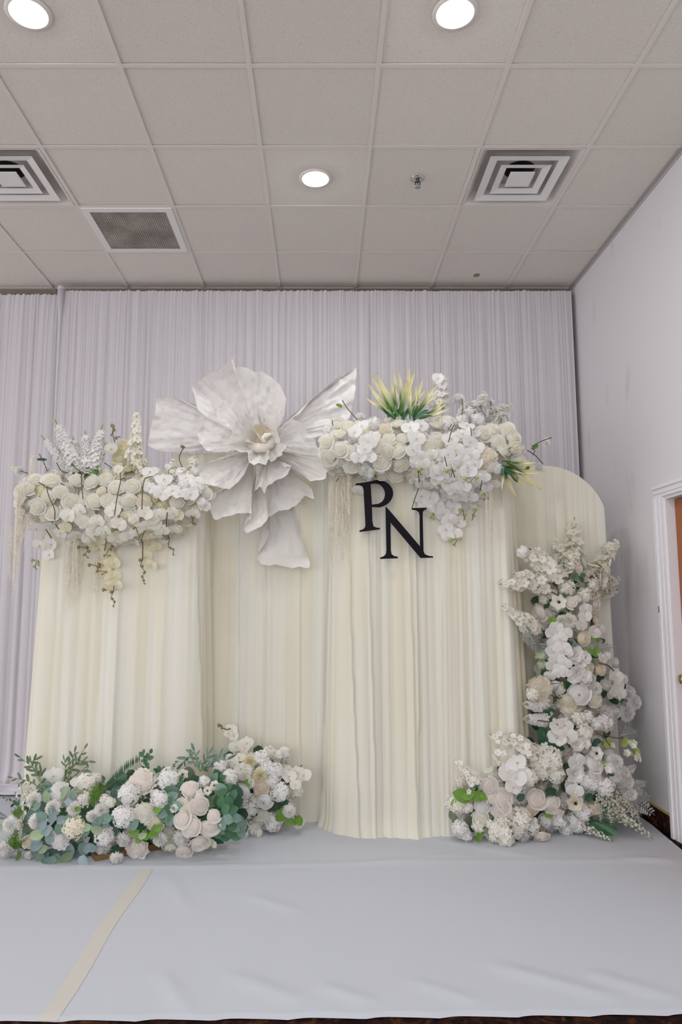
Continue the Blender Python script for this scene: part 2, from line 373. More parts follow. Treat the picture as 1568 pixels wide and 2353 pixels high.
class Pleat:
    """irregular vertical fold profile along a length"""
    def __init__(s, length, period, seed, jitter=0.5):
        r = random.Random(seed); s.k = [0.0]; s.a = []
        while s.k[-1] < length: s.k.append(s.k[-1] + period * r.choice((0.45, 0.6, 0.8, 1.0, 1.2, 1.5, 1.9)) * (1 + r.uniform(-.2, .2) * jitter)); s.a.append(r.uniform(0.35, 1.0) * min(1.0, 0.45 + (s.k[-1] - s.k[-2]) / period * .55))
        s.k = np.array(s.k); s.a = np.array(s.a + [0.7])
    def __call__(s, x):
        i = np.clip(np.searchsorted(s.k, x, side='right') - 1, 0, len(s.k) - 2)
        t = (x - s.k[i]) / (s.k[i + 1] - s.k[i])
        return s.a[i] * np.sqrt(np.clip(np.sin(np.pi * np.clip(t, 0, 1)), 0, 1))
def curtain(path, z0, z1, per_top, per_bot, a_top, a_bot, seed, ds=0.006, nz=46, flare=0.0, zcurve=0.6, pool=0.0, sway=0.01, ruffle=0.0, flx=None, seams=0, seam_h=0.022):
    """path: list of (x, y) on the floor plan, walked so that the outward normal is on its right; returns a G"""
    P = [Vector(p) for p in path]; seg = [(P[i + 1] - P[i]).length for i in range(len(P) - 1)]; Ltot = sum(seg)
    n = int(Ltot / ds); pts, nor = [], []
    for i in range(n + 1):
        s_ = Ltot * i / n; k = 0
        while k < len(seg) - 1 and s_ > seg[k]: s_ -= seg[k]; k += 1
        d = (P[k + 1] - P[k]).normalized(); pts.append(P[k] + d * s_); nor.append(Vector((d.y, -d.x)))
    pts = np.array([tuple(p) for p in pts]); nor = np.array([tuple(p) for p in nor])
    for _ in range(8):                                        # soften corners
        nor[1:-1] = (nor[:-2] + 2 * nor[1:-1] + nor[2:]) / 4
    nor /= np.linalg.norm(nor, axis=1)[:, None]
    S = np.linspace(0, Ltot, n + 1)
    top, bot, mid = Pleat(Ltot, per_top, seed), Pleat(Ltot, per_bot, seed + 1), Pleat(Ltot, per_bot * 0.45, seed + 2)
    cen = pts.mean(axis=0); g = G(); rr = random.Random(seed + 5); ph = [rr.uniform(0, 6.28) for _ in range(6)]
    SM = [(Ltot * (k + .5 + rr.uniform(-.4, .4)) / seams, rr.uniform(-.05, .05), rr.choice((-1, 1)), rr.uniform(.5, 1.2)) for k in range(seams)] if seams else []
    for j in range(nz + 1):
        v = j / nz; z = z0 + (z1 - z0) * v; q = 1 - v
        wb = q ** zcurve
        wig = sway * q * (np.sin(S * 7 + ph[0] + q * 1.5) + 0.6 * np.sin(S * 17 + ph[1] - q * 2))
        off = (1 - wb) * a_top * top(S) + wb * a_bot * (0.75 * bot(np.clip(S + wig, 0, Ltot)) + 0.35 * mid(np.clip(S - wig, 0, Ltot)))
        for sp_, dr_, sg_, hh_ in SM:
            dd = sg_ * (S - (sp_ + dr_ * q + .006 * math.sin(q * 5 + sp_ * 9)))
            off = off + seam_h * hh_ * (.35 + .65 * q) * np.where(dd > 0, np.exp(-np.clip(dd, 0, 9) / .05), 0)
        sh = flare * q ** 1.3
        xy = pts + nor * (off + sh)[:, None] if np.ndim(off) else pts
        if pool and z < pool:
            e = (pool - z) / pool
            xy = xy + nor * (0.06 * e * e * (0.6 + 0.4 * np.sin(S * 9 + ph[2])))[:, None]
        zz = np.full(n + 1, z)
        if ruffle and v > 0.985: zz = zz + ruffle * top(np.clip(S * 1.0, 0, Ltot))
        if flx is not None: xy = xy + np.stack([flx(S / Ltot, q), np.zeros(n + 1)], axis=1)
        g.v += [(float(a), float(b), float(c)) for (a, b), c in zip(xy, zz)]
    for j in range(nz):
        for i in range(n):
            a = j * (n + 1) + i; g.f.append((a, a + 1, a + n + 2, a + n + 1)); g.m.append(0)
    return g

DT = 3.775                                                    # top of the white drape
XP = at(145, 660, 5.47)[0].x                                  # upright seen at the seam
g = curtain([(XP + 0.0, 5.455), (WX - 0.035, 5.455)], 0.008, DT, 0.019, 0.085, 0.010, 0.045, 11, ds=0.0045, nz=40, zcurve=0.35, ruffle=0.012, sway=.004)
cw = thing('white_drape', 'tall white pleated drape across the back, right of the pole', 'curtain', (0, 0, 0), 'white backdrop drapes', g.mesh('white_drape', [M_drape]))
g = curtain([(-3.4, 5.515), (XP - 0.004, 5.515)], 0.008, DT - .005, 0.022, 0.10, 0.012, 0.05, 23, ds=0.006, nz=40, zcurve=0.35, ruffle=0.012, pool=0.12, sway=.004)
cl = thing('white_drape', 'white pleated drape at the left edge, left of the pole', 'curtain', (0, 0, 0), 'white backdrop drapes', g.mesh('white_drape', [M_drape]))
st = thing('drape_stand', 'fabric-covered pole stand holding up the white drape', 'drape stand', (0, 5.55, 0))
g = G(); g.tube([(XP, 0.03, 0), (XP, 0.03, DT - .02)], .024, 12)
link('upright', g.mesh('upright', [M_drape]), st)
g = G(); g.ball((XP, 5.435, DT + 0.016), .030, 14, 10); g.tube([(XP, 5.450, DT - 2.2), (XP, 5.438, DT - .25), (XP, 5.435, DT + .012)], [.010, .014, .029], 14); link('pole_sleeve', g.mesh('pole_sleeve', [M_drape]), cl)
XR = WX - 0.05
g = G(); g.tube([(XR, 0.03, 0), (XR, 0.03, DT + .02)], .022, 12); link('upright', g.mesh('upright', [M_drape]), st)
g = G(); g.tube([(-3.4, 0.03, DT - .03), (XR, 0.03, DT - .03)], .02, 12); link('crossbar', g.mesh('crossbar', [M_drape]), st)

def panel(x0, x1, y, z1, depth, seed, label, per=0.12, flare=0.03, amp=0.035, pool=0.0, seams=9):
    r = 0.10
    arc = lambda cx, cy, a0, a1: [(cx + r * math.cos(a), cy + r * math.sin(a)) for a in np.linspace(a0, a1, 7)]
    path = [(x0, y + depth)] + arc(x0 + r, y + r, math.pi, 1.5 * math.pi) + arc(x1 - r, y + r, 1.5 * math.pi, 2 * math.pi) + [(x1, y + depth)]
    g = curtain(path, 0.008, z1, 0.045, per, 0.018, amp, seed, ds=0.007, nz=44, flare=flare, zcurve=0.45, sway=0.012, pool=pool, seams=seams, seam_h=.024)
    t = thing('cream_backdrop_panel', label, 'backdrop panel', ((x0 + x1) / 2, y + depth, 0), 'cream draped backdrop panels')
    o = link('draped_fabric', g.mesh('draped_fabric', [M_cream]), t); o.location = (-(x0 + x1) / 2, -(y + depth), 0)
    g = G()
    for xx in (x0 + .06, x1 - .06): g.tube([(xx, y + .12, 0.0), (xx, y + .12, z1 - .02)], .014, 8)
    g.tube([(x0 + .06, y + .12, z1 - .03), (x1 - .06, y + .12, z1 - .03)], .014, 8)
    o = link('inner_frame', g.mesh('inner_frame', [M_metal_w]), t); o.location = (-(x0 + x1) / 2, -(y + depth), 0)
    return t
YF, YM, YA = 4.36, 4.60, 4.63
panel(-1.70, -0.74, YF, 2.13, 0.24, 31, 'cream chiffon-draped panel at the left, under the left flower garland', per=0.17, flare=0.05, amp=0.045)
panel(-0.98, 0.22, YM, 2.29, 0.10, 47, 'set-back cream chiffon-draped panel behind the giant paper flower', per=0.19, flare=0.015, amp=0.035)
panel(0.075, 1.17, YF, 2.25, 0.24, 59, 'cream chiffon-draped centre panel carrying the black letters', per=0.12, flare=0.03, amp=0.05, pool=0.09)

# arched panel at the right
AX, AR, AZ = 1.452, 0.40, 1.815
t = thing('arched_backdrop_panel', 'round-topped cream draped panel beside the right wall', 'backdrop panel', (AX, YA, 0))
pl = Pleat(0.8, 0.13, 77); pl2 = Pleat(0.8, 0.055, 78)
nx, nz_ = 130, 46
def arch_top(u): return AZ + math.sqrt(max(0.0, AR * AR - (u * AR) ** 2))
g = G()
def afn(i, j):
    u = i * 2 - 1; x = u * AR * (1 + 0.05 * (1 - j)); zt = arch_top(u * 0.9995)
    z = 0.008 + (zt - 0.008) * j
    edge = 1 - min(1.0, (1 - abs(u)) / 0.06)
    wob = 0.01 * math.sin(z * 3 + x * 4)
    o = (0.35 + 0.65 * (1 - j) ** 0.4) * (0.022 * float(pl(i * 0.8 + wob)) + 0.012 * float(pl2(i * 0.8)))
    return (x, -o * (1 - edge) + 0.03 * edge * edge, z)
g.grid(afn, nx, nz_)
link('draped_fabric', g.mesh('arch_fabric', [M_cream]), t)
g = G()
out = [(-AR * 1.05, 0.008)] + [(-AR * (1 + .05 * (1 - k / 12)), AZ * k / 12) for k in range(1, 13)] + [(-AR * math.cos(a), AZ + AR * math.sin(a)) for a in np.linspace(0.05, math.pi - .05, 40)] + [(AR * (1 + .05 * (k / 12)), AZ * (1 - k / 12)) for k in range(0, 12)] + [(AR * 1.05, 0.008)]
m = len(out) - 1
g.grid(lambda u, v: (out[round(u * m)][0], 0.028 + 0.15 * v, out[round(u * m)][1]), m, 4)
link('edge_fabric', g.mesh('edge_fabric', [M_cream]), t)
g = G()
g.grid(lambda u, v: ((u * 2 - 1) * AR * (1 + .05 * (1 - v)), 0.178, 0.008 + (arch_top((u * 2 - 1) * .9995) - .008) * v), 40, 10)
link('back_fabric', g.mesh('back_fabric', [M_cream]), t)

# white cloth on the floor
def edge_front(x):
    p = (x + 0.35) / 0.245; fr = p - math.floor(p)
    return 2.487 + 0.018 * (x + 0.5) + 0.016 * (1 - (1 - min(1, fr * 3.0)) ** 2) * (1 - fr) ** 0.7
nxc, nyc = 240, 120
def cfn(u, v):
    x = -3.6 + u * (1.985 + 3.6); y0 = edge_front(x) if x > -3 else 2.45
    y = y0 + (5.60 - y0) * v ** 1.25
    xr = 1.93 + 0.05 * max(0, min(1, (y - 3.9) / 0.6))                   # right selvedge
    x = min(x, xr)
    z = 0.006 + 0.0035 * noise.noise(Vector((x * 1.3, y * 1.1, 0))) + 0.002
    for (ax, ay, bx, by, hh, ww) in WR:
        dx, dy = bx - ax, by - ay; q = ((x - ax) * dx + (y - ay) * dy) / (dx * dx + dy * dy)
        if -0.15 < q < 1.15:
            dd = abs((x - ax) * dy - (y - ay) * dx) / math.hypot(dx, dy)
            e = max(0, 1 - (2 * max(abs(q - .5), .0)) ** 4 * .7)
            z += hh * max(0, e) * math.exp(-(dd / ww) ** 2)
    z += 0.006 * math.exp(-((y - (3.86 + 0.04 * x + 0.01 * math.sin(3 * x))) / 0.022) ** 2)    # long fold in front of the flowers
    if v < 0.012: z = 0.002
    return (x, y, max(z, 0.003))
WR = []
for (x0, y0, x1, y1, hh, ww) in ((370, 2240, 430, 2330, .006, .03), (560, 2060, 690, 2100, .006, .03), (390, 2020, 430, 2100, .005, .03), (520, 2240, 700, 2310, .006, .035),
                                 (1120, 2220, 1420, 2300, .008, .04), (740, 2270, 860, 2310, .006, .03), (1350, 2240, 1560, 2300, .007, .04), (950, 2260, 1100, 2310, .006, .03),
                                 (1000, 1935, 1250, 1975, .006, .03), (1430, 1975, 1560, 1985, .008, .03), (820, 1990, 1060, 1965, .005, .025)):
    a, b = at_floor(x0, y0)[0], at_floor(x1, y1)[0]; WR.append((a.x, a.y, b.x, b.y, hh, ww))
g = G(); g.grid(cfn, nxc, nyc)
thing('floor_cloth', 'large white cloth spread over the floor before the backdrop', 'cloth', (0, 0, 0), None, g.mesh('floor_cloth', [M_cloth]))
g = G()
g.grid(lambda u, v: (lambda x, y: (x, y, cfn((x + 3.6) / 5.585, max(0, (y - edge_front(x)) / (5.60 - edge_front(x))) ** 0.8)[2] + 0.0012))(-0.915 + 0.066 * u + 0.006 * math.sin(v * 9), edge_front(-.88) + 0.002 + v * 1.30), 3, 60)
thing('tape_strip', 'pale yellow strip of tape running lengthwise on the white cloth', 'tape', (0, 0, 0), None, g.mesh('tape', [M_tape]))
# loose white drape hem lying at the left
g = G()
def hem(u, v):
    x = -2.55 + 0.55 * u; y = 5.12 + 0.30 * v
    return (x, y, 0.022 + 0.03 * (0.5 + 0.5 * math.sin(u * 14 + v * 5)) * math.sin(math.pi * v) * math.sin(math.pi * min(1, u * 1.1)) + 0.012 * noise.noise(Vector((u * 6, v * 5, 2))))
g.grid(hem, 40, 20)
o = link('pooled_hem', g.mesh('pooled_hem', [mat('hem_white', (0.78, 0.79, 0.86), 0.7)]), cl)
# ------------------------------------------------------------------ giant paper flower
def paper_nodes(N, L, c):
    tc = N.new('ShaderNodeTexCoord'); mp = N.new('ShaderNodeMapping'); mp.inputs['Scale'].default_value = (1, 1, 1)
    nz = N.new('ShaderNodeTexNoise'); nz.inputs['Scale'].default_value = 14; nz.inputs['Detail'].default_value = 4
    r = N.new('ShaderNodeValToRGB'); r.color_ramp.elements[0].color = (0.88, 0.85, 0.81, 1); r.color_ramp.elements[1].color = (0.92, 0.91, 0.90, 1)
    L.new(tc.outputs['Object'], nz.inputs['Vector']); L.new(nz.outputs[0], r.inputs[0]); return r.outputs[0]
M_paper = mat('crepe_paper', (0.87, 0.855, 0.84), 0.45, trans=0.30, bump=(20, 1.0, 6), spec=0.4, nodes=paper_nodes)
M_paper_in = mat('crepe_paper_core', (0.91, 0.86, 0.76), 0.6, trans=0.25, bump=(40, 0.3, 4))
pf = thing('giant_paper_flower', 'giant white crepe-paper flower between the two flower garlands', 'paper flower', (-0.37, YM - 0.12, 2.29))
def crop2(p): return (330 + p[0] * 0.338, 800 + p[1] * 0.338)
def paper_petal(base, outline, yb, y_of, seed, name='petal', m=None, ns=72, nr=34, wr=0.024, cup=0.0, edge=0.03, foldn=9):
    """outline (crop px) walked from one side of the base over the rim to the other; y_of(r, s) = depth offset (m, + = away)"""
    B = Vector(crop2(base)); O = [Vector(crop2(p)) for p in outline]
    seg = [0.0]
    for a, b in zip(O, O[1:]): seg.append(seg[-1] + (b - a).length)
    def rim(s):
        q = s * seg[-1]; k = 0
        while k < len(O) - 2 and q > seg[k + 1]: k += 1
        f_ = (q - seg[k]) / max(1e-6, seg[k + 1] - seg[k]); return O[k].lerp(O[k + 1], f_)
    g = G(); rr = random.Random(seed); o1, o2 = rr.uniform(0, 50), rr.uniform(0, 50)
    def fn(u, v):
        v = 0.02 + 0.98 * v
        p = B.lerp(rim(u), v)
        jig = (5.5 * noise.noise(Vector((u * 15 + o1, o2, 0))) + 2.6 * noise.noise(Vector((u * 41 + o2, o1, 0)))) * v ** 6
        p = p + (p - B).normalized() * jig
        y = yb + y_of(v, u)
        wv = min(1.0, 3 * u, 3 * (1 - u)) ** .5 if 0 < u < 1 else 0
        fold = noise.noise(Vector((u * foldn + o1, v * 0.9, o2))) * 0.9 + 0.5 * noise.noise(Vector((u * foldn * 2.6 + o2, v * 2.0, o1)))
        ridge = (1 - abs(noise.noise(Vector((u * foldn * 2.2 + o2, v * 1.3 + o1, 3.0)))) * 2.2) ** 3
        y += wr * (v ** 0.8) * fold * 1.6 - 0.017 * v ** .6 * max(0, ridge) + 0.013 * noise.noise(Vector((p.x * .10, p.y * .10, o2))) + 0.006 * noise.noise(Vector((p.x * .23, p.y * .23, o1))) + 0.008 * noise.noise(Vector((p.x * .05, p.y * .05, o1)))
        y += cup * (2 * u - 1) ** 2 * v
        y += -edge * max(0, (v - 0.86) / 0.14) ** 2 * (0.6 + 0.8 * noise.noise(Vector((u * 7 + o2, 1, o1))))
        q, _ = at(p.x, p.y, y); return q - pf.location
    g.grid(fn, ns, nr)
    return link(name, g.mesh(name, [m or M_paper]), pf)
Y0 = YM - 0.10
# back petals
paper_petal((760, 600), [(640, 560), (420, 440), (350, 385), (250, 345), (150, 320), (85, 325), (72, 430), (50, 540), (35, 600), (35, 660), (90, 695), (150, 708), (300, 702), (420, 690), (640, 660)], Y0, lambda r, s: 0.06 * r - 0.05 * r * r, 1, foldn=14)
paper_petal((820, 620), [(940, 560), (1060, 450), (1120, 370), (1200, 300), (1330, 190), (1420, 150), (1445, 125), (1452, 170), (1440, 230), (1450, 265), (1420, 380), (1400, 480), (1260, 570), (1160, 612), (1080, 560), (930, 640)], Y0, lambda r, s: 0.08 * r - 0.10 * r * r, 2, foldn=13)
paper_petal((790, 640), [(600, 560), (430, 470), (370, 420), (352, 330), (330, 260), (345, 240), (430, 185), (500, 155), (560, 105), (606, 68), (612, 150), (650, 128), (720, 140), (770, 165), (790, 152), (860, 195), (930, 255), (972, 340), (960, 450), (915, 545), (860, 600)], Y0 - 0.03, lambda r, s: 0.13 * r - 0.22 * r * r, 3, wr=0.018, foldn=9, edge=0.05)
paper_petal((880, 720), [(860, 800), (870, 1000), (850, 1280), (775, 1400), (770, 1430), (800, 1482), (900, 1462), (960, 1490), (1010, 1502), (1060, 1480), (1125, 1492), (1137, 1470), (1105, 1380), (1062, 1290), (1030, 1100), (990, 900), (930, 760)], Y0 + 0.02, lambda r, s: 0.02 + 0.03 * r - 0.12 * max(0, r - .75), 4, foldn=7, wr=0.016, edge=0.06)
# front petals
paper_petal((770, 660), [(690, 520), (600, 400), (552, 352), (500, 400), (450, 445), (410, 500), (365, 580), (375, 640), (430, 700), (520, 704), (640, 700), (720, 690)], Y0 - 0.06, lambda r, s: -0.16 * r + 0.10 * r * r, 5, foldn=10)
paper_petal((840, 660), [(900, 600), (950, 520), (1012, 482), (1080, 512), (1110, 560), (1145, 600), (1190, 680), (1205, 735), (1100, 745), (990, 715), (900, 690)], Y0 - 0.05, lambda r, s: -0.10 * r, 6, foldn=8)
paper_petal((830, 690), [(940, 660), (1060, 720), (1200, 735), (1240, 770), (1275, 790), (1240, 888), (1130, 905), (1090, 830), (1020, 770), (900, 720)], Y0 - 0.07, lambda r, s: -0.18 * r, 7, foldn=8)
paper_petal((860, 720), [(820, 800), (760, 960), (840, 1150), (940, 1110), (1030, 1070), (1100, 1000), (1162, 1030), (1140, 950), (1060, 880), (1010, 800), (940, 740)], Y0 - 0.04, lambda r, s: -0.06 * r, 8, foldn=9, wr=0.018)
paper_petal((745, 700), [(660, 830), (590, 930), (470, 1010), (443, 1065), (460, 1120), (492, 1172), (560, 1140), (640, 1125), (735, 1126), (742, 980), (752, 800)], Y0 - 0.08, lambda r, s: -0.20 * r + 0.06 * r * r, 9, foldn=8)
paper_petal((790, 740), [(765, 820), (752, 960), (735, 1150), (690, 1205), (678, 1235), (705, 1252), (770, 1232), (810, 1190), (850, 1160), (836, 1000), (828, 860), (815, 760)], Y0 - 0.05, lambda r, s: -0.12 * r, 10, foldn=5)
paper_petal((760, 690), [(640, 700), (520, 745), (370, 800), (375, 880), (400, 920), (500, 940), (582, 962), (640, 915), (690, 850), (712, 770), (735, 715)], Y0 - 0.10, lambda r, s: -0.24 * r + 0.05 * r * r, 11, foldn=8)
paper_petal((850, 720), [(770, 800), (758, 970), (790, 940), (825, 980), (850, 930), (900, 905), (960, 880), (1008, 800), (960, 810), (900, 760)], Y0 - 0.11, lambda r, s: -0.16 * r, 12, foldn=8)
# inner ruffled cup
cups = [((800, 650), [(640, 640), (570, 640), (600, 580), (625, 500), (700, 430), (720, 480), (760, 560), (790, 600)], 0.02, -0.24, 13),
        ((840, 640), [(800, 560), (765, 430), (770, 400), (810, 405), (850, 470), (900, 540), (915, 580), (880, 620)], 0.03, -0.16, 14),
        ((830, 650), [(820, 600), (900, 560), (920, 590), (925, 640), (962, 650), (960, 690), (930, 740), (860, 765), (840, 700)], -0.01, -0.22, 15),
        ((800, 660), [(860, 700), (850, 760), (830, 795), (780, 780), (720, 790), (708, 710), (640, 700), (580, 660), (620, 620), (720, 640)], 0.0, -0.26, 16)]
for b, o_, ya, yr, sd in cups:
    paper_petal(b, o_, Y0 - 0.08 + ya, (lambda yr: lambda r, s: yr * r)(yr), sd, 'inner_petal', ns=36, nr=12, wr=0.02, foldn=8)
cc = lambda x, y, d=0.0: at(*crop2((x, y)), Y0 - 0.20 - d)[0] - pf.location
def roll(name, pts, radii, dep, m):
    P_ = [cc(x, y, d) for (x, y), d in zip(pts, dep)]; Q, W_ = [], []
    for i in range(len(P_) - 1):
        for k in range(5): Q.append(P_[i].lerp(P_[i + 1], k / 5)); W_.append(radii[i] + (radii[i + 1] - radii[i]) * k / 5)
    Q.append(P_[-1]); W_.append(radii[-1])
    for _ in range(4): Q = [Q[0]] + [(Q[i - 1] + 2 * Q[i] + Q[i + 1]) / 4 for i in range(1, len(Q) - 1)] + [Q[-1]]
    W_ = [w_ * (1 + .12 * math.sin(i * 1.7)) for i, w_ in enumerate(W_)]
    g = G(); g.tube(Q, W_, 12); link(name, g.mesh(name, [m]), pf)
roll('curled_lip', [(700, 630), (730, 668), (800, 684), (856, 662), (888, 612), (866, 588)], [.016, .026, .029, .026, .022, .012], [0, .02, .04, .04, .03, .02], M_paper_in)
roll('curled_lip', [(866, 588), (830, 596), (812, 622), (835, 640)], [.010, .018, .018, .008], [.04, .06, .06, .06], M_paper_in)
g = G(); c0 = cc(790, 600, -.06)
g.grid(lambda u, v: (c0.x + .085 * v * math.cos(6.2832 * u), c0.y + .05 * (1 - v * v) - .01, c0.z + .075 * v * math.sin(6.2832 * u)), 24, 8)
link('flower_throat', g.mesh('flower_throat', [mat('paper_throat', (0.86, 0.76, 0.56), 0.7)]), pf)

# ------------------------------------------------------------------ letters
M_black = mat('black_acrylic', (0.004, 0.003, 0.007), 0.25, spec=0.07)
def letter(name, splines, label, cx, cy, D, thick=0.018):
    c0_ = at(cx, cy, D)[0]; cu = bpy.data.curves.new(name, 'CURVE'); cu.dimensions = '2D'; cu.fill_mode = 'BOTH'; cu.extrude = thick / 2; cu.bevel_depth = 0.0015; cu.bevel_resolution = 1
    for pts in splines:
        sp = cu.splines.new('POLY'); sp.points.add(len(pts) - 1); sp.use_cyclic_u = True
        for p, (x, y) in zip(sp.points, pts):
            q = at(720 + x * .357, 840 + y * .357, D)[0]; p.co = (q.x - c0_.x, q.z - c0_.z, 0, 1)
    tmp = bpy.data.objects.new('tmp', cu); col.objects.link(tmp)
    dg = bpy.context.evaluated_depsgraph_get(); me = bpy.data.meshes.new_from_object(tmp.evaluated_get(dg)); me.name = name
    bpy.data.objects.remove(tmp); me.materials.clear(); me.materials.append(M_black)
    o = thing(name, label, 'letter', c0_, None, me); o.rotation_euler = (math.pi / 2, 0, 0)
def arc(cx, cy, rx, ry, a0, a1, n=18, rot=0.0):
    r = []
    for k in range(n + 1):
        a = (a0 + (a1 - a0) * k / n) * D2R; x, y = rx * math.cos(a), -ry * math.sin(a)
        r.append((cx + x * math.cos(rot) - y * math.sin(rot), cy + x * math.sin(rot) + y * math.cos(rot)))
    return r
outerP = [(275, 762), (330, 755), (400, 743)] + arc(412, 826, 101, 86, 95, -88, 22, -.10) + [(376, 909), (379, 1000), (386, 1035), (405, 1045), (428, 1047), (428, 1053), (300, 1069), (300, 1063), (322, 1056), (336, 1040), (338, 1020), (326, 800), (318, 775), (300, 768), (276, 768)]
innerP = [(368, 762), (400, 757)] + arc(402, 826, 62, 68, 85, -85, 18, -.10) + [(376, 898)]
letter('letter_p', [outerP, innerP], 'black serif letter P on the cream centre panel', 1020 - 160, 1163, YF - 0.085)
outN = [(468, 912), (486, 930), (690, 1170), (687, 965), (682, 942), (665, 930), (636, 926), (636, 920), (728, 917), (728, 923), (712, 930), (704, 945), (703, 970), (708, 1195), (716, 1215), (740, 1226), (770, 1230), (770, 1235), (692, 1237), (496, 1004), (498, 1190), (503, 1215), (518, 1227), (543, 1233), (543, 1239), (433, 1243), (433, 1237), (457, 1228), (470, 1212), (473, 1190), (468, 940)]
letter('letter_n', [outN], 'black serif letter N, lower right of the letter P', 934, 1225, YF - 0.092)

# ------------------------------------------------------------------ flower kit
PC = {'white': (0.935, 0.93, 0.91), 'ivory': (0.935, 0.92, 0.85), 'cream': (0.93, 0.885, 0.765), 'blush': (0.945, 0.895, 0.845), 'peach': (0.91, 0.81, 0.66), 'yellow': (0.935, 0.89, 0.69), 'green': (0.76, 0.84, 0.62)}
def pm(c): return mat('petal_' + c, PC[c], 0.6, trans=0.42, vary=0.04, spec=0.2)
M_lip = mat('orchid_lip', (0.84, 0.73, 0.36), 0.5); M_eye = mat('dark_flower_eye', (0.03, 0.025, 0.02), 0.6); M_pollen = mat('pollen', (0.62, 0.55, 0.22), 0.8)
M_stem = mat('stem_brown', (0.10, 0.085, 0.055), 0.6); M_stemg = mat('stem_green', (0.17, 0.24, 0.09), 0.6); M_bud = mat('bud_olive', (0.26, 0.22, 0.10), 0.5); M_budg = mat('bud_green', (0.34, 0.42, 0.16), 0.5)
LC = {'euc': (0.17, 0.27, 0.22), 'blue': (0.24, 0.32, 0.33), 'dark': (0.035, 0.10, 0.055), 'bright': (0.17, 0.33, 0.05), 'olive': (0.17, 0.23, 0.14), 'mid': (0.08, 0.20, 0.10), 'silver': (0.62, 0.66, 0.63), 'lime': (0.40, 0.50, 0.12), 'pale': (0.34, 0.44, 0.26)}
def vein_nodes(base):
    def f(N, L, c):
        tc = N.new('ShaderNodeTexCoord'); wv = N.new('ShaderNodeTexWave'); wv.inputs['Scale'].default_value = 2.6; wv.inputs['Distortion'].default_value = 7.0
        r = N.new('ShaderNodeValToRGB'); r.color_ramp.elements[0].position = 0.80; r.color_ramp.elements[1].position = 0.97
        r.color_ramp.elements[0].color = (*base, 1); r.color_ramp.elements[1].color = (base[0] * 1.35, base[1] * 1.3, base[2] * 1.3, 1)
        L.new(tc.outputs['Object'], wv.inputs['Vector']); L.new(wv.outputs[0], r.inputs[0])
        oi = N.new('ShaderNodeObjectInfo'); mr = N.new('ShaderNodeMapRange'); mr.inputs[3].default_value = 0.75; mr.inputs[4].default_value = 1.2
        hs = N.new('ShaderNodeHueSaturation'); L.new(oi.outputs['Random'], mr.inputs[0]); L.new(mr.outputs[0], hs.inputs['Value']); L.new(r.outputs[0], hs.inputs['Color'])
        return hs.outputs[0]
    return f
def lm(c): return mat('leaf_' + c, LC[c], 0.5, trans=0.15, nodes=vein_nodes(LC[c]) if c in ('blue', 'euc') else None, vary=0 if c in ('blue', 'euc') else 0.3)
def spike_nodes(N, L, c):
    tc = N.new('ShaderNodeTexCoord'); sx = N.new('ShaderNodeSeparateXYZ'); r = N.new('ShaderNodeValToRGB'); e = r.color_ramp.elements
    e[0].position = 0.22; e[0].color = (0.10, 0.22, 0.05, 1); e[1].position = 0.60; e[1].color = (0.88, 0.83, 0.50, 1)
    L.new(tc.outputs['Object'], sx.inputs[0]); L.new(sx.outputs['Z'], r.inputs[0]); return r.outputs[0]
M_spiky = mat('spiky_leaf', (0.7, 0.66, 0.3), 0.5, trans=0.2, nodes=spike_nodes)
M_amar = mat('hanging_fringe', (0.96, 0.93, 0.86), 0.8, trans=0.6, spec=0.05)

def fan(g, c, d, e, n, s_, mi=0, lift=.2):
    """small rounded petal from c along d (e = side, n = normal)"""
    b = len(g.v)
    for a, w, h in ((0, 0, 0), (.35, .34, .5), (.78, .46, .9), (1.06, .22, .7), (1.06, -.22, .7), (.78, -.46, .9), (.35, -.34, .5)):
        g.v.append(tuple(c + d * (s_ * a) + e * (s_ * w) + n * (s_ * lift * h)))
    for k in range(1, 6): g.f.append((b, b + k + 1, b + k)); g.m.append(mi)
def rose_shell(g, U, layers, core=1, ruf=0.0):
    """overlapping cupped petals wrapped round a dome; layers = (radius, rim height, flare, count)"""
    L_ = list(layers)
    g.lathe([(.45, -.5), (.85, -.35)] + [(r, z - .12) for r, z, _, _ in L_] + [(0.0, L_[-1][1] - .08)], 14, 0)
    for li, (r, zt, fl, n) in enumerate(L_):
        o = U(0, 6.28); hw = 3.1416 / n * (1.35 if n > 3 else 1.2)
        for k in range(n):
            a0 = o + k * 6.2832 / n + U(-.12, .12); rs = r * U(.90, 1.07); zz = zt + U(-.06, .06); tw = U(-.08, .16) * r; f_l = fl * U(.5, 1.5); p_ = U(0, 6)
            def fn(u, v):
                q = u * 2 - 1; a = a0 + q * hw; edge = 1 - .10 * q ** 2 - .25 * q ** 6
                z = -.45 + (zz + .45) * v * edge
                rad = rs * (.50 + .50 * math.sin(min(1, v * 1.15) * 1.5708) ** .8) * (1 + .05 * q) + f_l * max(0, (v - .62) / .38) ** 2 + tw * q
                return (rad * (1 + ruf * v * math.sin(6 * q + p_)) * math.cos(a), rad * (1 + ruf * v * math.sin(6 * q + p_)) * math.sin(a), z + ruf * v * math.cos(8 * q + p_) + .03 * v * math.sin(3 * q + p_) - .10 * fl * max(0, (v - .8) / .2) ** 2)
            g.grid(fn, 6, 6, 1 if (core and li >= 3) else 0)
KIT = {}
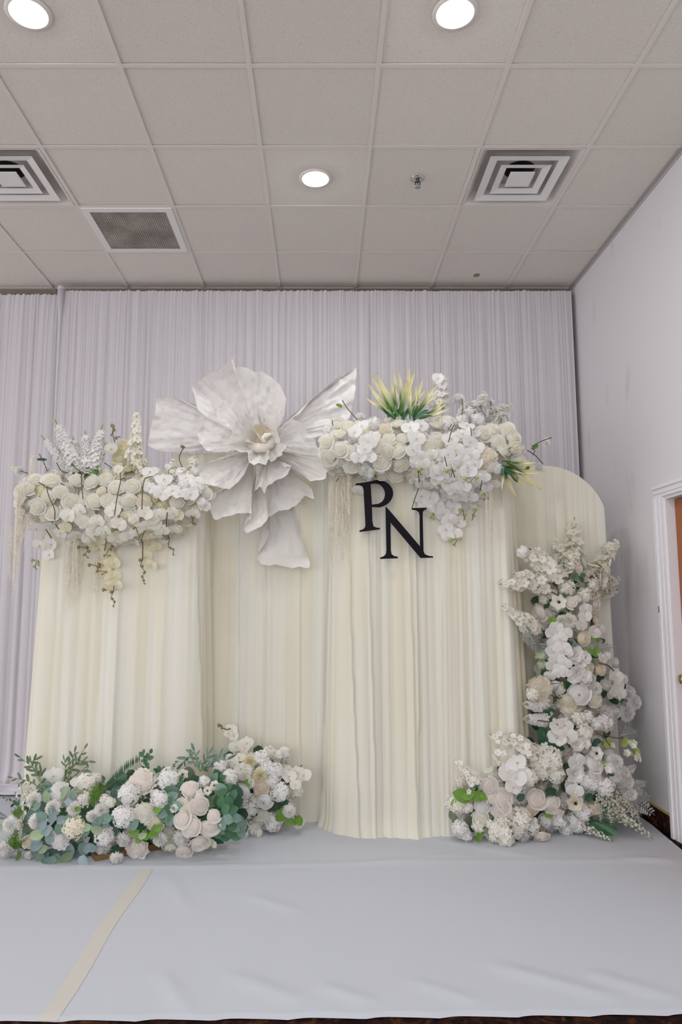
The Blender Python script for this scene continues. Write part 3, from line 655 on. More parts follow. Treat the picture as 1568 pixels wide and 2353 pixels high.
def kit(kind, colr, var):
    key = (kind, colr, var)
    if key in KIT: return KIT[key]
    r = random.Random(hash((kind, var)) if False else (sum(map(ord, kind)) * 31 + var)); g = G(); mats = []
    U = r.uniform; tau = 2 * math.pi
    if kind == 'rose':
        mats = [pm(colr), pm({'white': 'ivory', 'ivory': 'yellow', 'cream': 'peach', 'blush': 'blush', 'peach': 'peach', 'yellow': 'cream', 'green': 'green'}[colr])]
        rose_shell(g, U, ((1.0, .02, .22, 5), (.84, .17, .14, 5), (.66, .27, .08, 5), (.49, .33, .05, 4), (.33, .37, .03, 3), (.18, .40, .02, 2)))
    elif kind == 'ranunculus':
        mats = [pm(colr), M_budg]
        rose_shell(g, U, ((1.0, -.05, .10, 6), (.90, .06, .06, 6), (.78, .15, .03, 6), (.66, .22, .0, 6), (.54, .28, -.02, 5), (.42, .32, -.03, 5), (.31, .34, -.04, 4), (.21, .35, -.04, 3)), core=0)
        g.ball((0, 0, .28), .13, 7, 5, 1)
    elif kind in ('anemone', 'open_bloom'):
        mats = [pm(colr), M_eye if kind == 'anemone' else pm('cream')]
        for n, tl, L_, W_ in ((6, 84, 1.0, .48), (6, 66, .88, .44), (5, 48, .66, .36)):
            o = U(0, tau)
            for k in range(n): g.petal((0, 0, -.2), o + k * tau / n, (tl + U(-6, 6)) * D2R, L_ * U(.92, 1.05), W_, .35, .06, 4, 3, 0, ruf=.05, ph=U(0, 6))
        g.ball((0, 0, 0), .17, 8, 6, 1)
    elif kind == 'mum':
        mats = [pm(colr), pm('yellow' if colr in ('cream', 'yellow') else 'ivory')]
        N_ = 150
        for k in range(N_):
            q = (k + .5) / N_; th = math.acos(1 - 1.45 * q); a = k * 2.39996
            L_ = .62 + .3 * q; g.petal((0.12 * math.sin(th) * math.cos(a), .12 * math.sin(th) * math.sin(a), -.12 + .12 * math.cos(th)), a, th + U(-.12, .12), L_ * U(.88, 1.08), .135, .6, .10 if q < .5 else -.08, 2, 3, 1 if q < .12 else 0)
        g.ball((0, 0, -.1), .5, 8, 6, 0)
    elif kind == 'peony':
        mats = [pm(colr), pm({'white': 'white', 'ivory': 'ivory', 'blush': 'blush'}.get(colr, colr))]
        rose_shell(g, U, ((1.0, -.08, .16, 9), (.88, .06, .12, 9), (.75, .17, .10, 8), (.61, .25, .08, 7), (.47, .31, .06, 6), (.33, .36, .05, 5), (.2, .38, .03, 4)), 1, .06)
    elif kind == 'hydrangea':
        mats = [pm(colr), M_budg]
        N_ = 66
        for k in range(N_):
            q = (k + .5) / N_; th = math.acos(1 - 1.7 * q); a = k * 2.39996 + U(-.15, .15); rr_ = U(.82, 1.0)
            n = Vector((math.sin(th) * math.cos(a), math.sin(th) * math.sin(a), math.cos(th))); c = n * rr_ * .9
            n = (n + Vector((U(-.5, .5), U(-.5, .5), U(-.2, .45)))).normalized()
            x = n.orthogonal().normalized(); y = n.cross(x); ro = U(0, tau); s_ = U(.18, .25)
            for i in range(4):
                d = x * math.cos(ro + i * tau / 4) + y * math.sin(ro + i * tau / 4); e = n.cross(d); fan(g, c, d, e, n, s_, 0, .16)
            if k % 2 == 0: g.ball(tuple(c + n * .02), .022, 4, 3, 1)
        g.ball((0, 0, -.05), .66, 8, 6, 0)
    elif kind == 'orchid':
        mats = [pm(colr), M_lip, pm('white')]
        for a, L_, W_, tl in ((90, .86, .36, 86), (-48, .84, .33, 92), (-132, .84, .33, 92)): g.petal((0, 0, -.03), a * D2R, (tl + U(-8, 8)) * D2R, L_ * U(.95, 1.05), W_, -.15, .04, 4, 4, 0, ruf=.03, ph=U(0, 6))
        for a in (8, 172): g.petal((0, 0, .0), a * D2R + U(-.1, .1), (80 + U(-10, 6)) * D2R, .98 * U(.95, 1.04), .60, -.12, -.05, 6, 5, 0, ruf=.05, ph=U(0, 6), cen=.60, wid=.60, rnd=.22)
        g.petal((0, -.02, .02), -90 * D2R, 42 * D2R, .32, .12, .8, .12, 3, 3, 1); g.petal((0, 0, .02), -30 * D2R, 30 * D2R, .20, .09, .8, .1, 2, 3, 2); g.petal((0, 0, .02), -150 * D2R, 30 * D2R, .20, .09, .8, .1, 2, 3, 2)
        g.ball((0, .05, .10), .085, 6, 5, 2)
    elif kind == 'pompom':                      # small tight ball bloom with calyx, seen on wiry stems
        mats = [pm(colr), M_stemg]
        for k in range(46):
            q = (k + .5) / 46; th = math.acos(1 - 1.25 * q); a = k * 2.39996
            g.petal((0, 0, -.25), a, th, .95 * U(.9, 1.08), .34, .6, .0, 2, 3, 0)
        g.ball((0, 0, -.1), .55, 8, 6, 0)
        for k in range(5): g.petal((0, 0, -.5), k * tau / 5, 100 * D2R, .55, .13, .2, .2, 2, 2, 1)
        g.ball((0, 0, -.5), .16, 6, 4, 1)
    elif kind == 'blossom':                     # single five-petal blossom
        mats = [pm(colr), M_pollen]
        o = U(0, tau)
        for k in range(5): g.petal((0, 0, 0), o + k * tau / 5, (70 + U(-15, 15)) * D2R, 1.0, .42, .3, .05, 2, 3, 0)
        g.ball((0, 0, .08), .13, 5, 4, 1)
    elif kind in ('blossom_spray', 'fine_spray'):  # stem along +Z, length 1
        mats = [pm(colr), M_pollen, M_stemg, lm('pale')]
        bend = U(-.1, .1); P_ = [(bend * (z * (1 - z)) * 3, .5 * bend * z, z) for z in np.linspace(0, 1, 7)]
        g.tube(P_, list(np.linspace(.011, .004, 7)), 4, 2)
        nb = 34 if kind == 'blossom_spray' else 44
        for k in range(nb):
            z = .12 + .84 * (k + .5) / nb; a = k * 2.39996; s_ = (.112 if kind == 'blossom_spray' else .043) * (1.1 - .55 * z) * U(.8, 1.2)
            rad = (.13 if kind == 'blossom_spray' else .11) * (1.15 - .85 * z) * U(.3, 1.55); c = Vector((bend * z * (1 - z) * 3 + rad * math.cos(a), rad * math.sin(a), z))
            n = Vector((math.cos(a), math.sin(a), U(.1, .9))).normalized(); x = n.orthogonal().normalized(); y = n.cross(x)
            for i in range(5):
                d = x * math.cos(i * tau / 5) + y * math.sin(i * tau / 5); e = n.cross(d); fan(g, c, d, e, n, s_, 0, .3)
            g.ball(tuple(c + n * s_ * .15), s_ * .2, 4, 3, 1)
        for k in range(3): g.ball((U(-.012, .012), U(-.012, .012), .96 + k * .02), .012, 4, 3, 3)
    elif kind == 'stock_spike':                 # dense white spike with green tip, along +Z, length 1
        mats = [pm(colr), pm('green'), M_stemg, lm('bright')]
        g.tube([(0, 0, -.15), (0, 0, .95)], [.018, .008], 5, 2)
        for k in range(120):
            z = .05 + .72 * (k / 120) ** .95; a = k * 2.39996; w_ = .125 * (1.05 - .62 * z) * U(.8, 1.15); s_ = .075 * (1.1 - .5 * z)
            c = Vector((w_ * math.cos(a), w_ * math.sin(a), z)); n = Vector((math.cos(a), math.sin(a), U(.0, .7))).normalized(); x = n.orthogonal().normalized(); y = n.cross(x); ro = U(0, 6)
            for i in range(4):
                d = x * math.cos(ro + i * tau / 4) + y * math.sin(ro + i * tau / 4); e = n.cross(d); fan(g, c - n * s_ * .2, d, e, n, s_, 0, .35)
        for k in range(40):
            z = .76 + .23 * k / 40; a = k * 2.4; w_ = .055 * (1.02 - z) / .26 + .006; g.ball((w_ * math.cos(a), w_ * math.sin(a), z), .022 * (1.35 - z), 4, 3, 1)
        for k in range(1): g.petal((0, 0, -.05), U(0, tau), U(.5, .9), .22, .05, .3, -.1, 2, 3, 3)
    elif kind == 'leaf_round':
        mats = [lm(colr)]; g.petal((0, 0, 0), 0, math.pi / 2, 1, .36, .25, -.16, 4, 6, 0, rnd=.06, cen=.46, wid=.545)
    elif kind == 'leaf_long':
        mats = [lm(colr)]; g.petal((0, 0, 0), 0, math.pi / 2, 1, .15, .5, -.14, 2, 6, 0, rnd=.02, cen=.48, wid=.521)
    elif kind == 'spiky_leaf':                  # along +Z, length 1
        mats = [M_spiky]
        bd = U(.05, .25); sb = U(-.26, .26)
        g.grid(lambda u, v: (sb * v * (v - .7) + (u * 2 - 1) * .042 * math.sin(math.pi * min(1, v * .93 + .07)) ** .8, .04 * (u * 2 - 1) ** 2 + bd * v * v, v), 2, 7)
    elif kind == 'fern':                        # frond along +Z with paired leaflets
        mats = [lm(colr), M_stemg]
        bd = U(-.12, .12); sp = lambda z: Vector((bd * z * z, .12 * z * z, z))
        g.tube([sp(z) for z in np.linspace(0, 1, 8)], list(np.linspace(.012, .004, 8)), 4, 1)
        for k in range(20):
            z = .10 + .88 * k / 20; L_ = .26 * math.sin(math.pi * (.25 + .72 * (1 - z))) + .04
            for s_ in (-1, 1):
                c = sp(z); d = Vector((s_ * .86, U(-.1, .1), .5)); e = Vector((-.5 * s_, 0, .86)) * .018; b = len(g.v)
                for p in (c, c + d * L_ * .5 + e, c + d * L_, c + d * L_ * .5 - e): g.v.append(tuple(p))
                g.f += [(b, b + 1, b + 2), (b, b + 2, b + 3)]; g.m += [0, 0]
    elif kind == 'asparagus':                   # feathery bright tuft, along +Z
        mats = [lm(colr), M_stemg]
        for k in range(7):
            a = U(0, tau); tl = U(.1, .55); d = Vector((math.sin(tl) * math.cos(a), math.sin(tl) * math.sin(a), math.cos(tl)))
            g.tube([(0, 0, 0), tuple(d * .9)], [.012, .004], 3, 1)
            for j in range(26):
                z = .15 + .8 * j / 26; c = d * z; e = (d.orthogonal().normalized() * math.cos(j * 2.4) + d.cross(d.orthogonal().normalized()) * math.sin(j * 2.4) + d * .6).normalized(); b = len(g.v); s_ = d.cross(e) * .016
                for p in (c - s_, c + s_, c + e * .17): g.v.append(tuple(p))
                g.f.append((b, b + 1, b + 2)); g.m.append(0)
    elif kind == 'silver_frond':                # dusty-miller like lobed frond along +Z
        mats = [lm('silver')]
        bd = U(-.15, .15)
        for k in range(11):
            z = .08 + .84 * k / 11; L_ = .30 * (1.1 - z) + .05
            for s_ in (-1, 1):
                c = Vector((bd * z * z, .1 * z * z, z)); d = Vector((s_ * .8, U(-.2, .2), .62)); e = Vector((-.62 * s_, 0, .8))
                b = len(g.v)
                for p in (c, c + d * L_ * .5 + e * L_ * .13, c + d * L_, c + d * L_ * .5 - e * L_ * .13): g.v.append(tuple(p))
                g.f += [(b, b + 1, b + 2), (b, b + 2, b + 3)]; g.m += [0, 0]
                for t_ in (.25, .5, .72):
                    for sg in (-1, 1):
                        b = len(g.v); q = c + d * L_ * t_
                        for p in (q - d * L_ * .07, q + d * L_ * .16 + e * sg * L_ * .27, q + d * L_ * .10): g.v.append(tuple(p))
                        g.f.append((b, b + 1, b + 2)); g.m.append(0)
        g.tube([(0, 0, 0), (bd * .25, .025, .5), (bd, .1, 1)], [.02, .016, .006], 4, 0)
    elif kind == 'fringe':                      # hanging amaranthus, hangs along -Z, length 1, half width 1 in x/y
        mats = [M_amar]
        for k in range(9):
            x0, y0 = U(-.8, .8), U(-.5, .5); ln = U(.55, 1.0); p1, p2 = U(0, 6), U(0, 6); f1 = U(5, 9)
            w_ = lambda z: Vector((x0 * (1 - .35 * z) + .16 * math.sin(f1 * z + p1), y0 + .12 * math.sin(f1 * .8 * z + p2), -z * ln))
            g.tube([w_(z) for z in np.linspace(0, 1, 12)], [.05] * 11 + [.02], 4, 0)
            for j in range(60):
                z = U(.02, .99); c = w_(z); a = U(0, tau); e = Vector((math.cos(a), math.sin(a), 0)) * .17; b = len(g.v)
                for p in (c, c + e + Vector((0, 0, .008)), c + e * 1.1 - Vector((0, 0, .008))): g.v.append(tuple(p))
                g.f.append((b, b + 1, b + 2)); g.m.append(0)
    KIT[key] = g.mesh(kind + '_' + colr, mats, True)
    return KIT[key]

FACE_CAM = Vector((0, -1, 0))
def frame(zv, up, roll=0.0):
    z = zv.normalized(); x = up.cross(z)
    if x.length < 1e-4: x = Vector((1, 0, 0))
    x.normalize(); y = z.cross(x); m = Matrix((x, y, z)).transposed()
    return m @ Matrix.Rotation(roll, 3, 'Z')
PN = {'rose': 'rose', 'ranunculus': 'ranunculus', 'anemone': 'anemone', 'open_bloom': 'open_bloom', 'mum': 'chrysanthemum', 'peony': 'peony', 'hydrangea': 'hydrangea', 'orchid': 'orchid_bloom', 'pompom': 'pompom_bloom', 'blossom': 'blossom'}

class Arr:
    """one flower arrangement: an Empty, a spine (crop px, radius px) that gives the bulge, crop transform"""
    def __init__(s, name, label, base, ox, oy, k, D0, bulge, spine, floor=False, limit=None):
        s.o = thing(name, label, 'flower arrangement', base, 'flower arrangements of the backdrop'); s.ox, s.oy, s.k, s.D0, s.b, s.floor = ox, oy, k, D0, bulge, floor
        s.limit = limit; s.lk = .72 if limit else .9; s.sp = [(ox + x * k, oy + y * k, r * k) for x, y, r in spine]; s.rnd = random.Random(len(name) * 7 + len(label)); s.n = 0
    def px(s, x, y): return s.ox + x * s.k, s.oy + y * s.k
    def surf(s, X, Y, r=0.0):
        """pixel -> world point on the bulging surface, outward direction, depth"""
        best = (9, 0, 0, 1)
        for i in range(len(s.sp) - 1 if len(s.sp) > 1 else 1):
            x0, y0, r0 = s.sp[i]; x1, y1, r1 = s.sp[min(i + 1, len(s.sp) - 1)]
            dx, dy = x1 - x0, y1 - y0; L2 = dx * dx + dy * dy or 1; t = max(0, min(1, ((X - x0) * dx + (Y - y0) * dy) / L2))
            qx, qy, qr = x0 + dx * t, y0 + dy * t, r0 + (r1 - r0) * t
            e = math.hypot(X - qx, Y - qy) / qr
            if e < best[0]: best = (e, (X - qx) / qr, (Y - qy) / qr, qr)
        e, ex, ey, _ = best; e1 = min(e, 1.0)
        D = s.D0 - s.b * math.sqrt(max(0, 1 - e1 * e1))
        if s.limit and X < s.limit[0] + 60: D = min(D, s.limit[1] + max(0, (X - s.limit[0]) / 60) * .3)
        out = Vector((ex, -1.1 * math.sqrt(max(0.12, 1 - e1 * e1)) - 0.25, -ey)); 
        if e > 1: out = Vector((.45 * ex / e, -1.0, -.25 * ey / e))
        if s.floor:
            p, t = at_floor(X, Y, 0.75 * r)
            if p is not None and p.y < D: return p, out.normalized(), t
        p, t = at(X, Y, D); return p, out.normalized(), t
    def put(s, kind, colr, pts, dr=0, part=None, raw=False, fwd=0.0, jit=0.35, rr=None):
        for q in pts:
            X, Y = (q[0], q[1]) if raw else s.px(q[0], q[1]); rp = q[2] * (1 if raw else s.k) if len(q) > 2 else dr * (1 if raw else s.k)
            p, o, t = s.surf(X, Y, rp * 4.2 / F); r = rp * t / F; rnd = s.rnd
            if s.floor:
                p, o, t = s.surf(X, Y, r)
            p = p + Vector((0, -fwd, 0)) * 1.0
            d = (o + Vector((rnd.uniform(-jit, jit), rnd.uniform(-jit, jit), rnd.uniform(-jit, jit)))).normalized()
            if d.y > -0.25: d.y = -0.25; d.normalize()
            me = kit(kind, colr, rnd.randrange(3)); roll = rnd.uniform(-.5, .5) if kind == 'orchid' else rnd.uniform(0, 6.28)
            m = frame(d, Vector((0, 0, 1)), roll) * (r * {'rose': .90, 'peony': .92, 'ranunculus': .94, 'orchid': 1.14, 'mum': 1.02}.get(kind, 1.04))
            link(part or PN.get(kind, kind), me, s.o, mw=Matrix.Translation(p - s.o.location) @ m.to_4x4())
            s.n += 1
    def along(s, kind, colr, segs, width=1.0, part=None, fwd=0.02, lift=0.0):
        """elongated piece from base to tip; widths scale with the length"""
        for (x0, y0, x1, y1) in segs:
            a, o, t0 = s.surf(*s.px(x0, y0), 0.02); b, o2, t1 = s.surf(*s.px(x1, y1), 0.02)
            a = a + Vector((0, -fwd, 0)); b = b + Vector((0, -fwd - lift, 0))
            if b.z < 0.02: b.z = 0.02
            if kind == 'spiky_leaf': a = a.lerp(b, s.rnd.uniform(.0, .28)) + Vector((s.rnd.uniform(-.02, .02), 0, s.rnd.uniform(-.01, .02))); b = b + Vector((s.rnd.uniform(-.015, .015), 0, s.rnd.uniform(-.015, .015)))
            d = b - a; L_ = d.length; me = kit(kind, colr, s.rnd.randrange(3))
            m = frame(d, Vector((0, -1, 0.05)), 0) @ Matrix.Diagonal((L_ * width, L_ * width, L_))
            # frame(): local y ~ towards "up" argument; turn so that the flat face looks at the camera
            link(part or kind, me, s.o, mw=Matrix.Translation(a - s.o.location) @ m.to_4x4()); s.n += 1
    def stem(s, lines, rad=0.0035, m=None, fwd=0.03, part='stem'):
        for pl_ in lines:
            P_ = [s.surf(*s.px(x, y))[0] + Vector((0, -fwd, 0)) - s.o.location for x, y in pl_]
            Q = []
            for i in range(len(P_) - 1):
                for k in range(4): Q.append(P_[i].lerp(P_[i + 1], k / 4))
            Q.append(P_[-1])
            for _ in range(2): Q = [Q[0]] + [(Q[i - 1] + 2 * Q[i] + Q[i + 1]) / 4 for i in range(1, len(Q) - 1)] + [Q[-1]]
            g = G(); g.tube(Q, rad, 6); link(part, g.mesh(part, [m or M_stem]), s.o)
    def buds(s, chains, m=None, fwd=0.05, r0=12):
        """thin forked stem with little buds along it: list of polylines"""
        for pl_ in chains:
            pts = [s.surf(*s.px(x, y)) for x, y in pl_]; P_ = [p + Vector((0, -fwd, 0)) - s.o.location for p, _, _ in pts]; t = pts[0][2]
            g = G(); g.tube(P_, .0022, 5, 0)
            n = len(P_)
            for i, p in enumerate(P_):
                r = r0 * s.k * t / F * (1.0 - .55 * i / max(1, n - 1)); sx = (1 if i % 2 else -1) * r * 1.3
                c = p + Vector((sx, 0, -r * .3)); g.tube([tuple(p), tuple(c)], .0016, 4, 0); g.ball(tuple(c), r, 8, 6, 1, 1.15)
            link('bud_sprig', g.mesh('bud_sprig', [M_stem, m or M_bud]), s.o)
    def fringe(s, items):
        for (x, y0, y1, wpx) in items:
            p, o, t = s.surf(*s.px(x, y0)); q, _ = at(*s.px(x, y1), p.y); L_ = p.z - q.z; w_ = wpx * s.k * t / F
            p = Vector((p.x, min(p.y - .03, YF - 0.09), p.z)); me = kit('fringe', 'x', s.rnd.randrange(3))
            link('hanging_fringe', me, s.o, mw=Matrix.Translation(p - s.o.location) @ Matrix.Diagonal((w_, w_, L_, 1)))
    def leaves(s, kind, colr, pts, dr=40, fwd=0.01):
        """single leaves: x, y = centre, r = half length, angle (deg, screen, 0 = right, 90 = up)"""
        for q in pts:
            x, y = q[0], q[1]; r = (q[2] if len(q) > 2 else dr) * (s.lk if colr in ('dark', 'mid', 'olive') else 1); a = (q[3] if len(q) > 3 else s.rnd.uniform(0, 360)) * D2R
            X, Y = s.px(x - r * math.cos(a), y + r * math.sin(a)); X2, Y2 = s.px(x, y)
            p, o, t = s.surf(X2, Y2, r * s.k * 4 / F * .4); L_ = 2 * r * s.k * t / F
            dx = Vector((math.cos(a), s.rnd.uniform(-.35, .1), math.sin(a))).normalized()
            n = (o + Vector((s.rnd.uniform(-.4, .4), -.2, s.rnd.uniform(-.1, .6)))); n = (n - dx * n.dot(dx)).normalized()
            y_ = n.cross(dx); m = Matrix((dx, y_, n)).transposed() * L_
            b = p - dx * L_ / 2 + Vector((0, -fwd, 0))
            if b.z < 0.02: b.z = 0.02
            if (b + dx * L_).z < 0.02:
                dx.z = max(dx.z, (0.02 - b.z) / L_); dx.normalize(); n = (n - dx * n.dot(dx)).normalized(); y_ = n.cross(dx); m = Matrix((dx, y_, n)).transposed() * L_
            link('leaf', kit(kind, colr, s.rnd.randrange(3)), s.o, mw=Matrix.Translation(b - s.o.location) @ m.to_4x4()); s.n += 1
    def sprig(s, kind, colr, lines, nl=9, ll=60, part='leaf_sprig', spread=40, fwd=0.03):
        """stem polyline base -> tip (part) with single leaves as sub-parts"""
        for pl_ in lines:
            P_ = [s.surf(*s.px(x, y)) for x, y in pl_]; t = P_[0][2]; W_ = [p + Vector((0, -fwd, 0)) for p, _, _ in P_]
            base = W_[0]; Q = []
            for i in range(len(W_) - 1):
                for k in range(4): Q.append(W_[i].lerp(W_[i + 1], k / 4))
            Q.append(W_[-1]); 
            for _ in range(2): Q = [Q[0]] + [(Q[i - 1] + 2 * Q[i] + Q[i + 1]) / 4 for i in range(1, len(Q) - 1)] + [Q[-1]]
            g = G(); g.tube([q - base for q in Q], list(np.linspace(.004, .0015, len(Q))), 5); st_ = link(part, g.mesh(part, [M_stemg]), s.o, loc=base - s.o.location)
            L_ = ll * s.k * t / F
            for k in range(nl):
                f_ = (.12 + .88 * k / (nl - 1)) * (len(Q) - 1); i = min(int(f_), len(Q) - 2); c = Q[i].lerp(Q[i + 1], f_ - i); d = (Q[i + 1] - Q[i]).normalized()
                sg = 1 if k % 2 else -1; a = (spread + s.rnd.uniform(-14, 14)) * D2R * (0 if k == nl - 1 else sg)
                dx = Vector((d.x * math.cos(a) - d.z * math.sin(a), d.y + s.rnd.uniform(-.45, .15), d.x * math.sin(a) + d.z * math.cos(a))).normalized()
                n = Vector((s.rnd.uniform(-.5, .5), -1, s.rnd.uniform(-.2, .7))); n = (n - dx * n.dot(dx)).normalized(); y_ = n.cross(dx); l_ = L_ * s.rnd.uniform(.75, 1.1) * (1.05 - .3 * k / nl)
                m = Matrix((dx, y_, n)).transposed() * l_
                lf = link('leaf', kit(kind, colr, s.rnd.randrange(3)), st_, mw=Matrix.Translation(c - base) @ m.to_4x4())
                s.n += 1
    def fill(s, poly, n, choices, rmin, rmax, depth=0.06, raw=False, seed=3):
        """packs backing blooms inside a polygon (crop px), a little behind the surface"""
        rnd = random.Random(seed); P_ = [s.px(x, y) for x, y in poly]; xs = [p[0] for p in P_]; ys = [p[1] for p in P_]; got = []
        tries = 0
        while len(got) < n and tries < n * 60:
            tries += 1; X, Y = rnd.uniform(min(xs), max(xs)), rnd.uniform(min(ys), max(ys)); ins = False; j = len(P_) - 1
            for i in range(len(P_)):
                (xi, yi), (xj, yj) = P_[i], P_[j]
                if (yi > Y) != (yj > Y) and X < (xj - xi) * (Y - yi) / (yj - yi) + xi: ins = not ins
                j = i
            r = rnd.uniform(rmin, rmax) * s.k
            if not ins or any(math.hypot(X - a, Y - b) < (r + c) * .62 for a, b, c in got): continue
            got.append((X, Y, r)); kind, c = rnd.choice(choices)
            if kind.startswith('leaf'):
                x_, y_ = (X - s.ox) / s.k, (Y - s.oy) / s.k
                s.leaves(kind, c, [(x_, y_, r / s.k * 1.15)], fwd=-depth)
            else: s.put(kind, c, [(X, Y, r)], raw=True, fwd=-depth, jit=.5)

# ------------------------------------------------------------------ left garland (on the left cream panel)
def P3(flat): return [tuple(flat[i:i + 3]) for i in range(0, len(flat), 3)]
def P2(flat): return [tuple(flat[i:i + 2]) for i in range(0, len(flat), 2)]
A = Arr('flower_garland', 'white and ivory flower garland on top of the left cream panel', (-1.22, YF, 2.10), 0, 900, .319, YF - 0.02, 0.24,
        [(200, 790, 190), (500, 800, 260), (800, 820, 300), (1150, 800, 280), (1400, 740, 190)])
polyA = P2([110, 680, 200, 600, 330, 580, 520, 600, 700, 580, 860, 560, 1050, 560, 1250, 580, 1450, 640, 1500, 740, 1440, 880, 1300, 1000, 1150, 1050, 950, 1060, 760, 1090, 560, 1060, 400, 950, 250, 920, 130, 860])
A.fill(polyA, 120, [('rose', 'ivory'), ('rose', 'ivory'), ('hydrangea', 'ivory'), ('rose', 'white'), ('hydrangea', 'yellow')], 44, 58, 0.055, seed=5)
A.put('rose', 'ivory', P3([265, 640, 56, 370, 640, 62, 550, 640, 50, 655, 650, 52, 760, 630, 58, 840, 690, 54, 950, 690, 58, 150, 720, 54, 140, 785, 44, 270, 830, 58, 350, 760, 50, 510, 790, 60, 585, 790, 46, 685, 790, 60, 780, 780, 56, 440, 730, 54, 930, 790, 58, 640, 880, 52, 380, 870, 54, 480, 890, 48, 930, 900, 54, 1280, 800, 48, 140, 865, 38, 330, 890, 46, 1050, 640, 48, 1490, 740, 38, 200, 700, 48, 840, 800, 44]))
A.put('rose', 'cream', P3([1040, 800, 50, 860, 590, 40, 730, 715, 34]))
A.put('peony', 'yellow', P3([900, 410, 66, 860, 490, 62, 935, 460, 60, 920, 550, 56, 960, 500, 40]), jit=.2)
A.put('orchid', 'ivory', P3([815, 420, 46, 850, 530, 48, 870, 570, 42]), fwd=.04)
A.put('mum', 'white', P3([430, 475, 50, 1385, 510, 46]))
A.put('pompom', 'white', P3([138, 570, 40, 335, 560, 40, 750, 390, 42]))
A.put('hydrangea', 'white', P3([1235, 560, 56, 1310, 600, 58, 1400, 580, 44, 1180, 700, 60, 1420, 700, 56, 1330, 680, 60, 1460, 800, 44]))
A.put('orchid', 'white', P3([1095, 590, 66, 1190, 640, 64, 1170, 740, 60, 1090, 700, 52, 1350, 630, 50, 1420, 660, 52, 1480, 830, 46, 1400, 885, 52, 1380, 745, 58, 1250, 720, 54, 1300, 740, 46, 360, 980, 60, 280, 990, 52, 450, 1020, 52, 300, 1110, 56, 370, 1175, 48, 385, 1105, 46, 330, 1050, 44]), fwd=.03, jit=.3)
A.put('orchid', 'ivory', P3([510, 900, 60, 590, 860, 56, 640, 960, 62, 560, 1040, 54, 660, 1060, 56, 770, 1010, 58, 850, 1060, 60, 870, 960, 56, 930, 1040, 50, 1080, 970, 62, 1150, 900, 60, 1250, 880, 52, 1180, 1000, 56, 1260, 1000, 50, 1060, 880, 56, 830, 860, 58, 980, 920, 40, 720, 940, 54, 1130, 1040, 50, 1000, 1010, 50, 690, 1010, 50, 600, 930, 46]), fwd=.04, jit=.3)
A.put('orchid', 'yellow', P3([830, 1240, 56, 775, 1305, 50, 830, 1340, 56, 850, 1395, 50, 1090, 1100, 52, 1060, 1190, 52, 1105, 1250, 44, 800, 1190, 48, 710, 1110, 50, 790, 1130, 46, 1140, 1120, 40, 760, 1250, 40, 1080, 1050, 48, 810, 1400, 42]), fwd=.05, jit=.3)
A.fill(P2([440, 930, 700, 900, 1000, 900, 1300, 860, 1320, 1010, 1130, 1060, 900, 1100, 850, 1250, 760, 1300, 700, 1120, 520, 1090]), 34, [('orchid', 'ivory'), ('orchid', 'yellow'), ('orchid', 'cream')], 40, 52, -.02, seed=21)
A.along('stock_spike', 'white', [(560, 560, 385, 180), (500, 540, 285, 305), (570, 520, 415, 270), (600, 560, 520, 315), (630, 580, 612, 265), (660, 580, 745, 215), (680, 590, 685, 375), (640, 600, 760, 440), (600, 600, 480, 470), (640, 620, 590, 480), (560, 600, 420, 490)], .85, fwd=.0)
A.along('blossom_spray', 'ivory', [(960, 560, 990, 150), (990, 580, 1010, 330), (1000, 600, 1060, 470), (1340, 640, 1400, 470), (1240, 640, 1250, 480)], .6)
A.stem([P2([315, 465, 345, 520, 372, 585]), P2([368, 700, 385, 770, 430, 860, 426, 935]), P2([615, 610, 617, 690, 627, 785]), P2([890, 600, 895, 660, 870, 760, 850, 900]), P2([1120, 625, 1062, 635, 1048, 720, 1045, 860]), P2([180, 585, 235, 603]), P2([1345, 412, 1300, 490, 1330, 560]), P2([850, 265, 832, 310, 850, 380]), P2([640, 610, 560, 560, 520, 470]), P2([440, 530, 470, 590, 520, 600]), P2([780, 530, 830, 565]), P2([790, 1090, 780, 1150]), P2([1050, 1090, 1048, 1220]), P2([1225, 880, 1215, 1000, 1240, 1070])], .0030, fwd=.07)
A.stem([P2([370, 1005, 405, 1060]), P2([435, 965, 460, 1000]), P2([850, 1400, 845, 1440]), P2([320, 670, 355, 690]), P2([470, 675, 500, 690])], .003, fwd=.08)
A.leaves('leaf_long', 'dark', P3([322, 500, 40]), fwd=.05)
A.put('blossom', 'green', P3([140, 572, 26]), fwd=.08, jit=.1)
A.leaves('leaf_round', 'bright', P3([525, 460, 40, 655, 575, 30, 645, 490, 30]), fwd=.02)
A.buds([P2([285, 1215, 300, 1240, 290, 1262, 297, 1282]), P2([320, 1225, 312, 1255])], M_budg, fwd=.08)
A.buds([P2([612, 1125, 628, 1130]), P2([668, 1125, 660, 1155, 645, 1180, 660, 1200]), P2([850, 1120, 815, 1140, 790, 1185, 815, 1185]), P2([690, 1250, 725, 1260, 740, 1295, 785, 1300, 770, 1320]), P2([757, 1245, 745, 1270]), P2([790, 1425, 786, 1430]), P2([845, 1440, 825, 1490, 860, 1510, 840, 1545]), P2([1005, 985, 1020, 1040, 1060, 1030, 1040, 1080, 1050, 1092]), P2([1050, 1215, 1035, 1260, 1075, 1305, 1040, 1335, 1065, 1360, 1060, 1385]), P2([1240, 1060, 1235, 1130, 1275, 1140, 1265, 1180]), P2([1415, 915, 1395, 955, 1430, 965]), P2([850, 262, 830, 275, 862, 297, 822, 335]), P2([880, 350, 882, 345]), P2([1345, 410, 1342, 418])], fwd=.08)
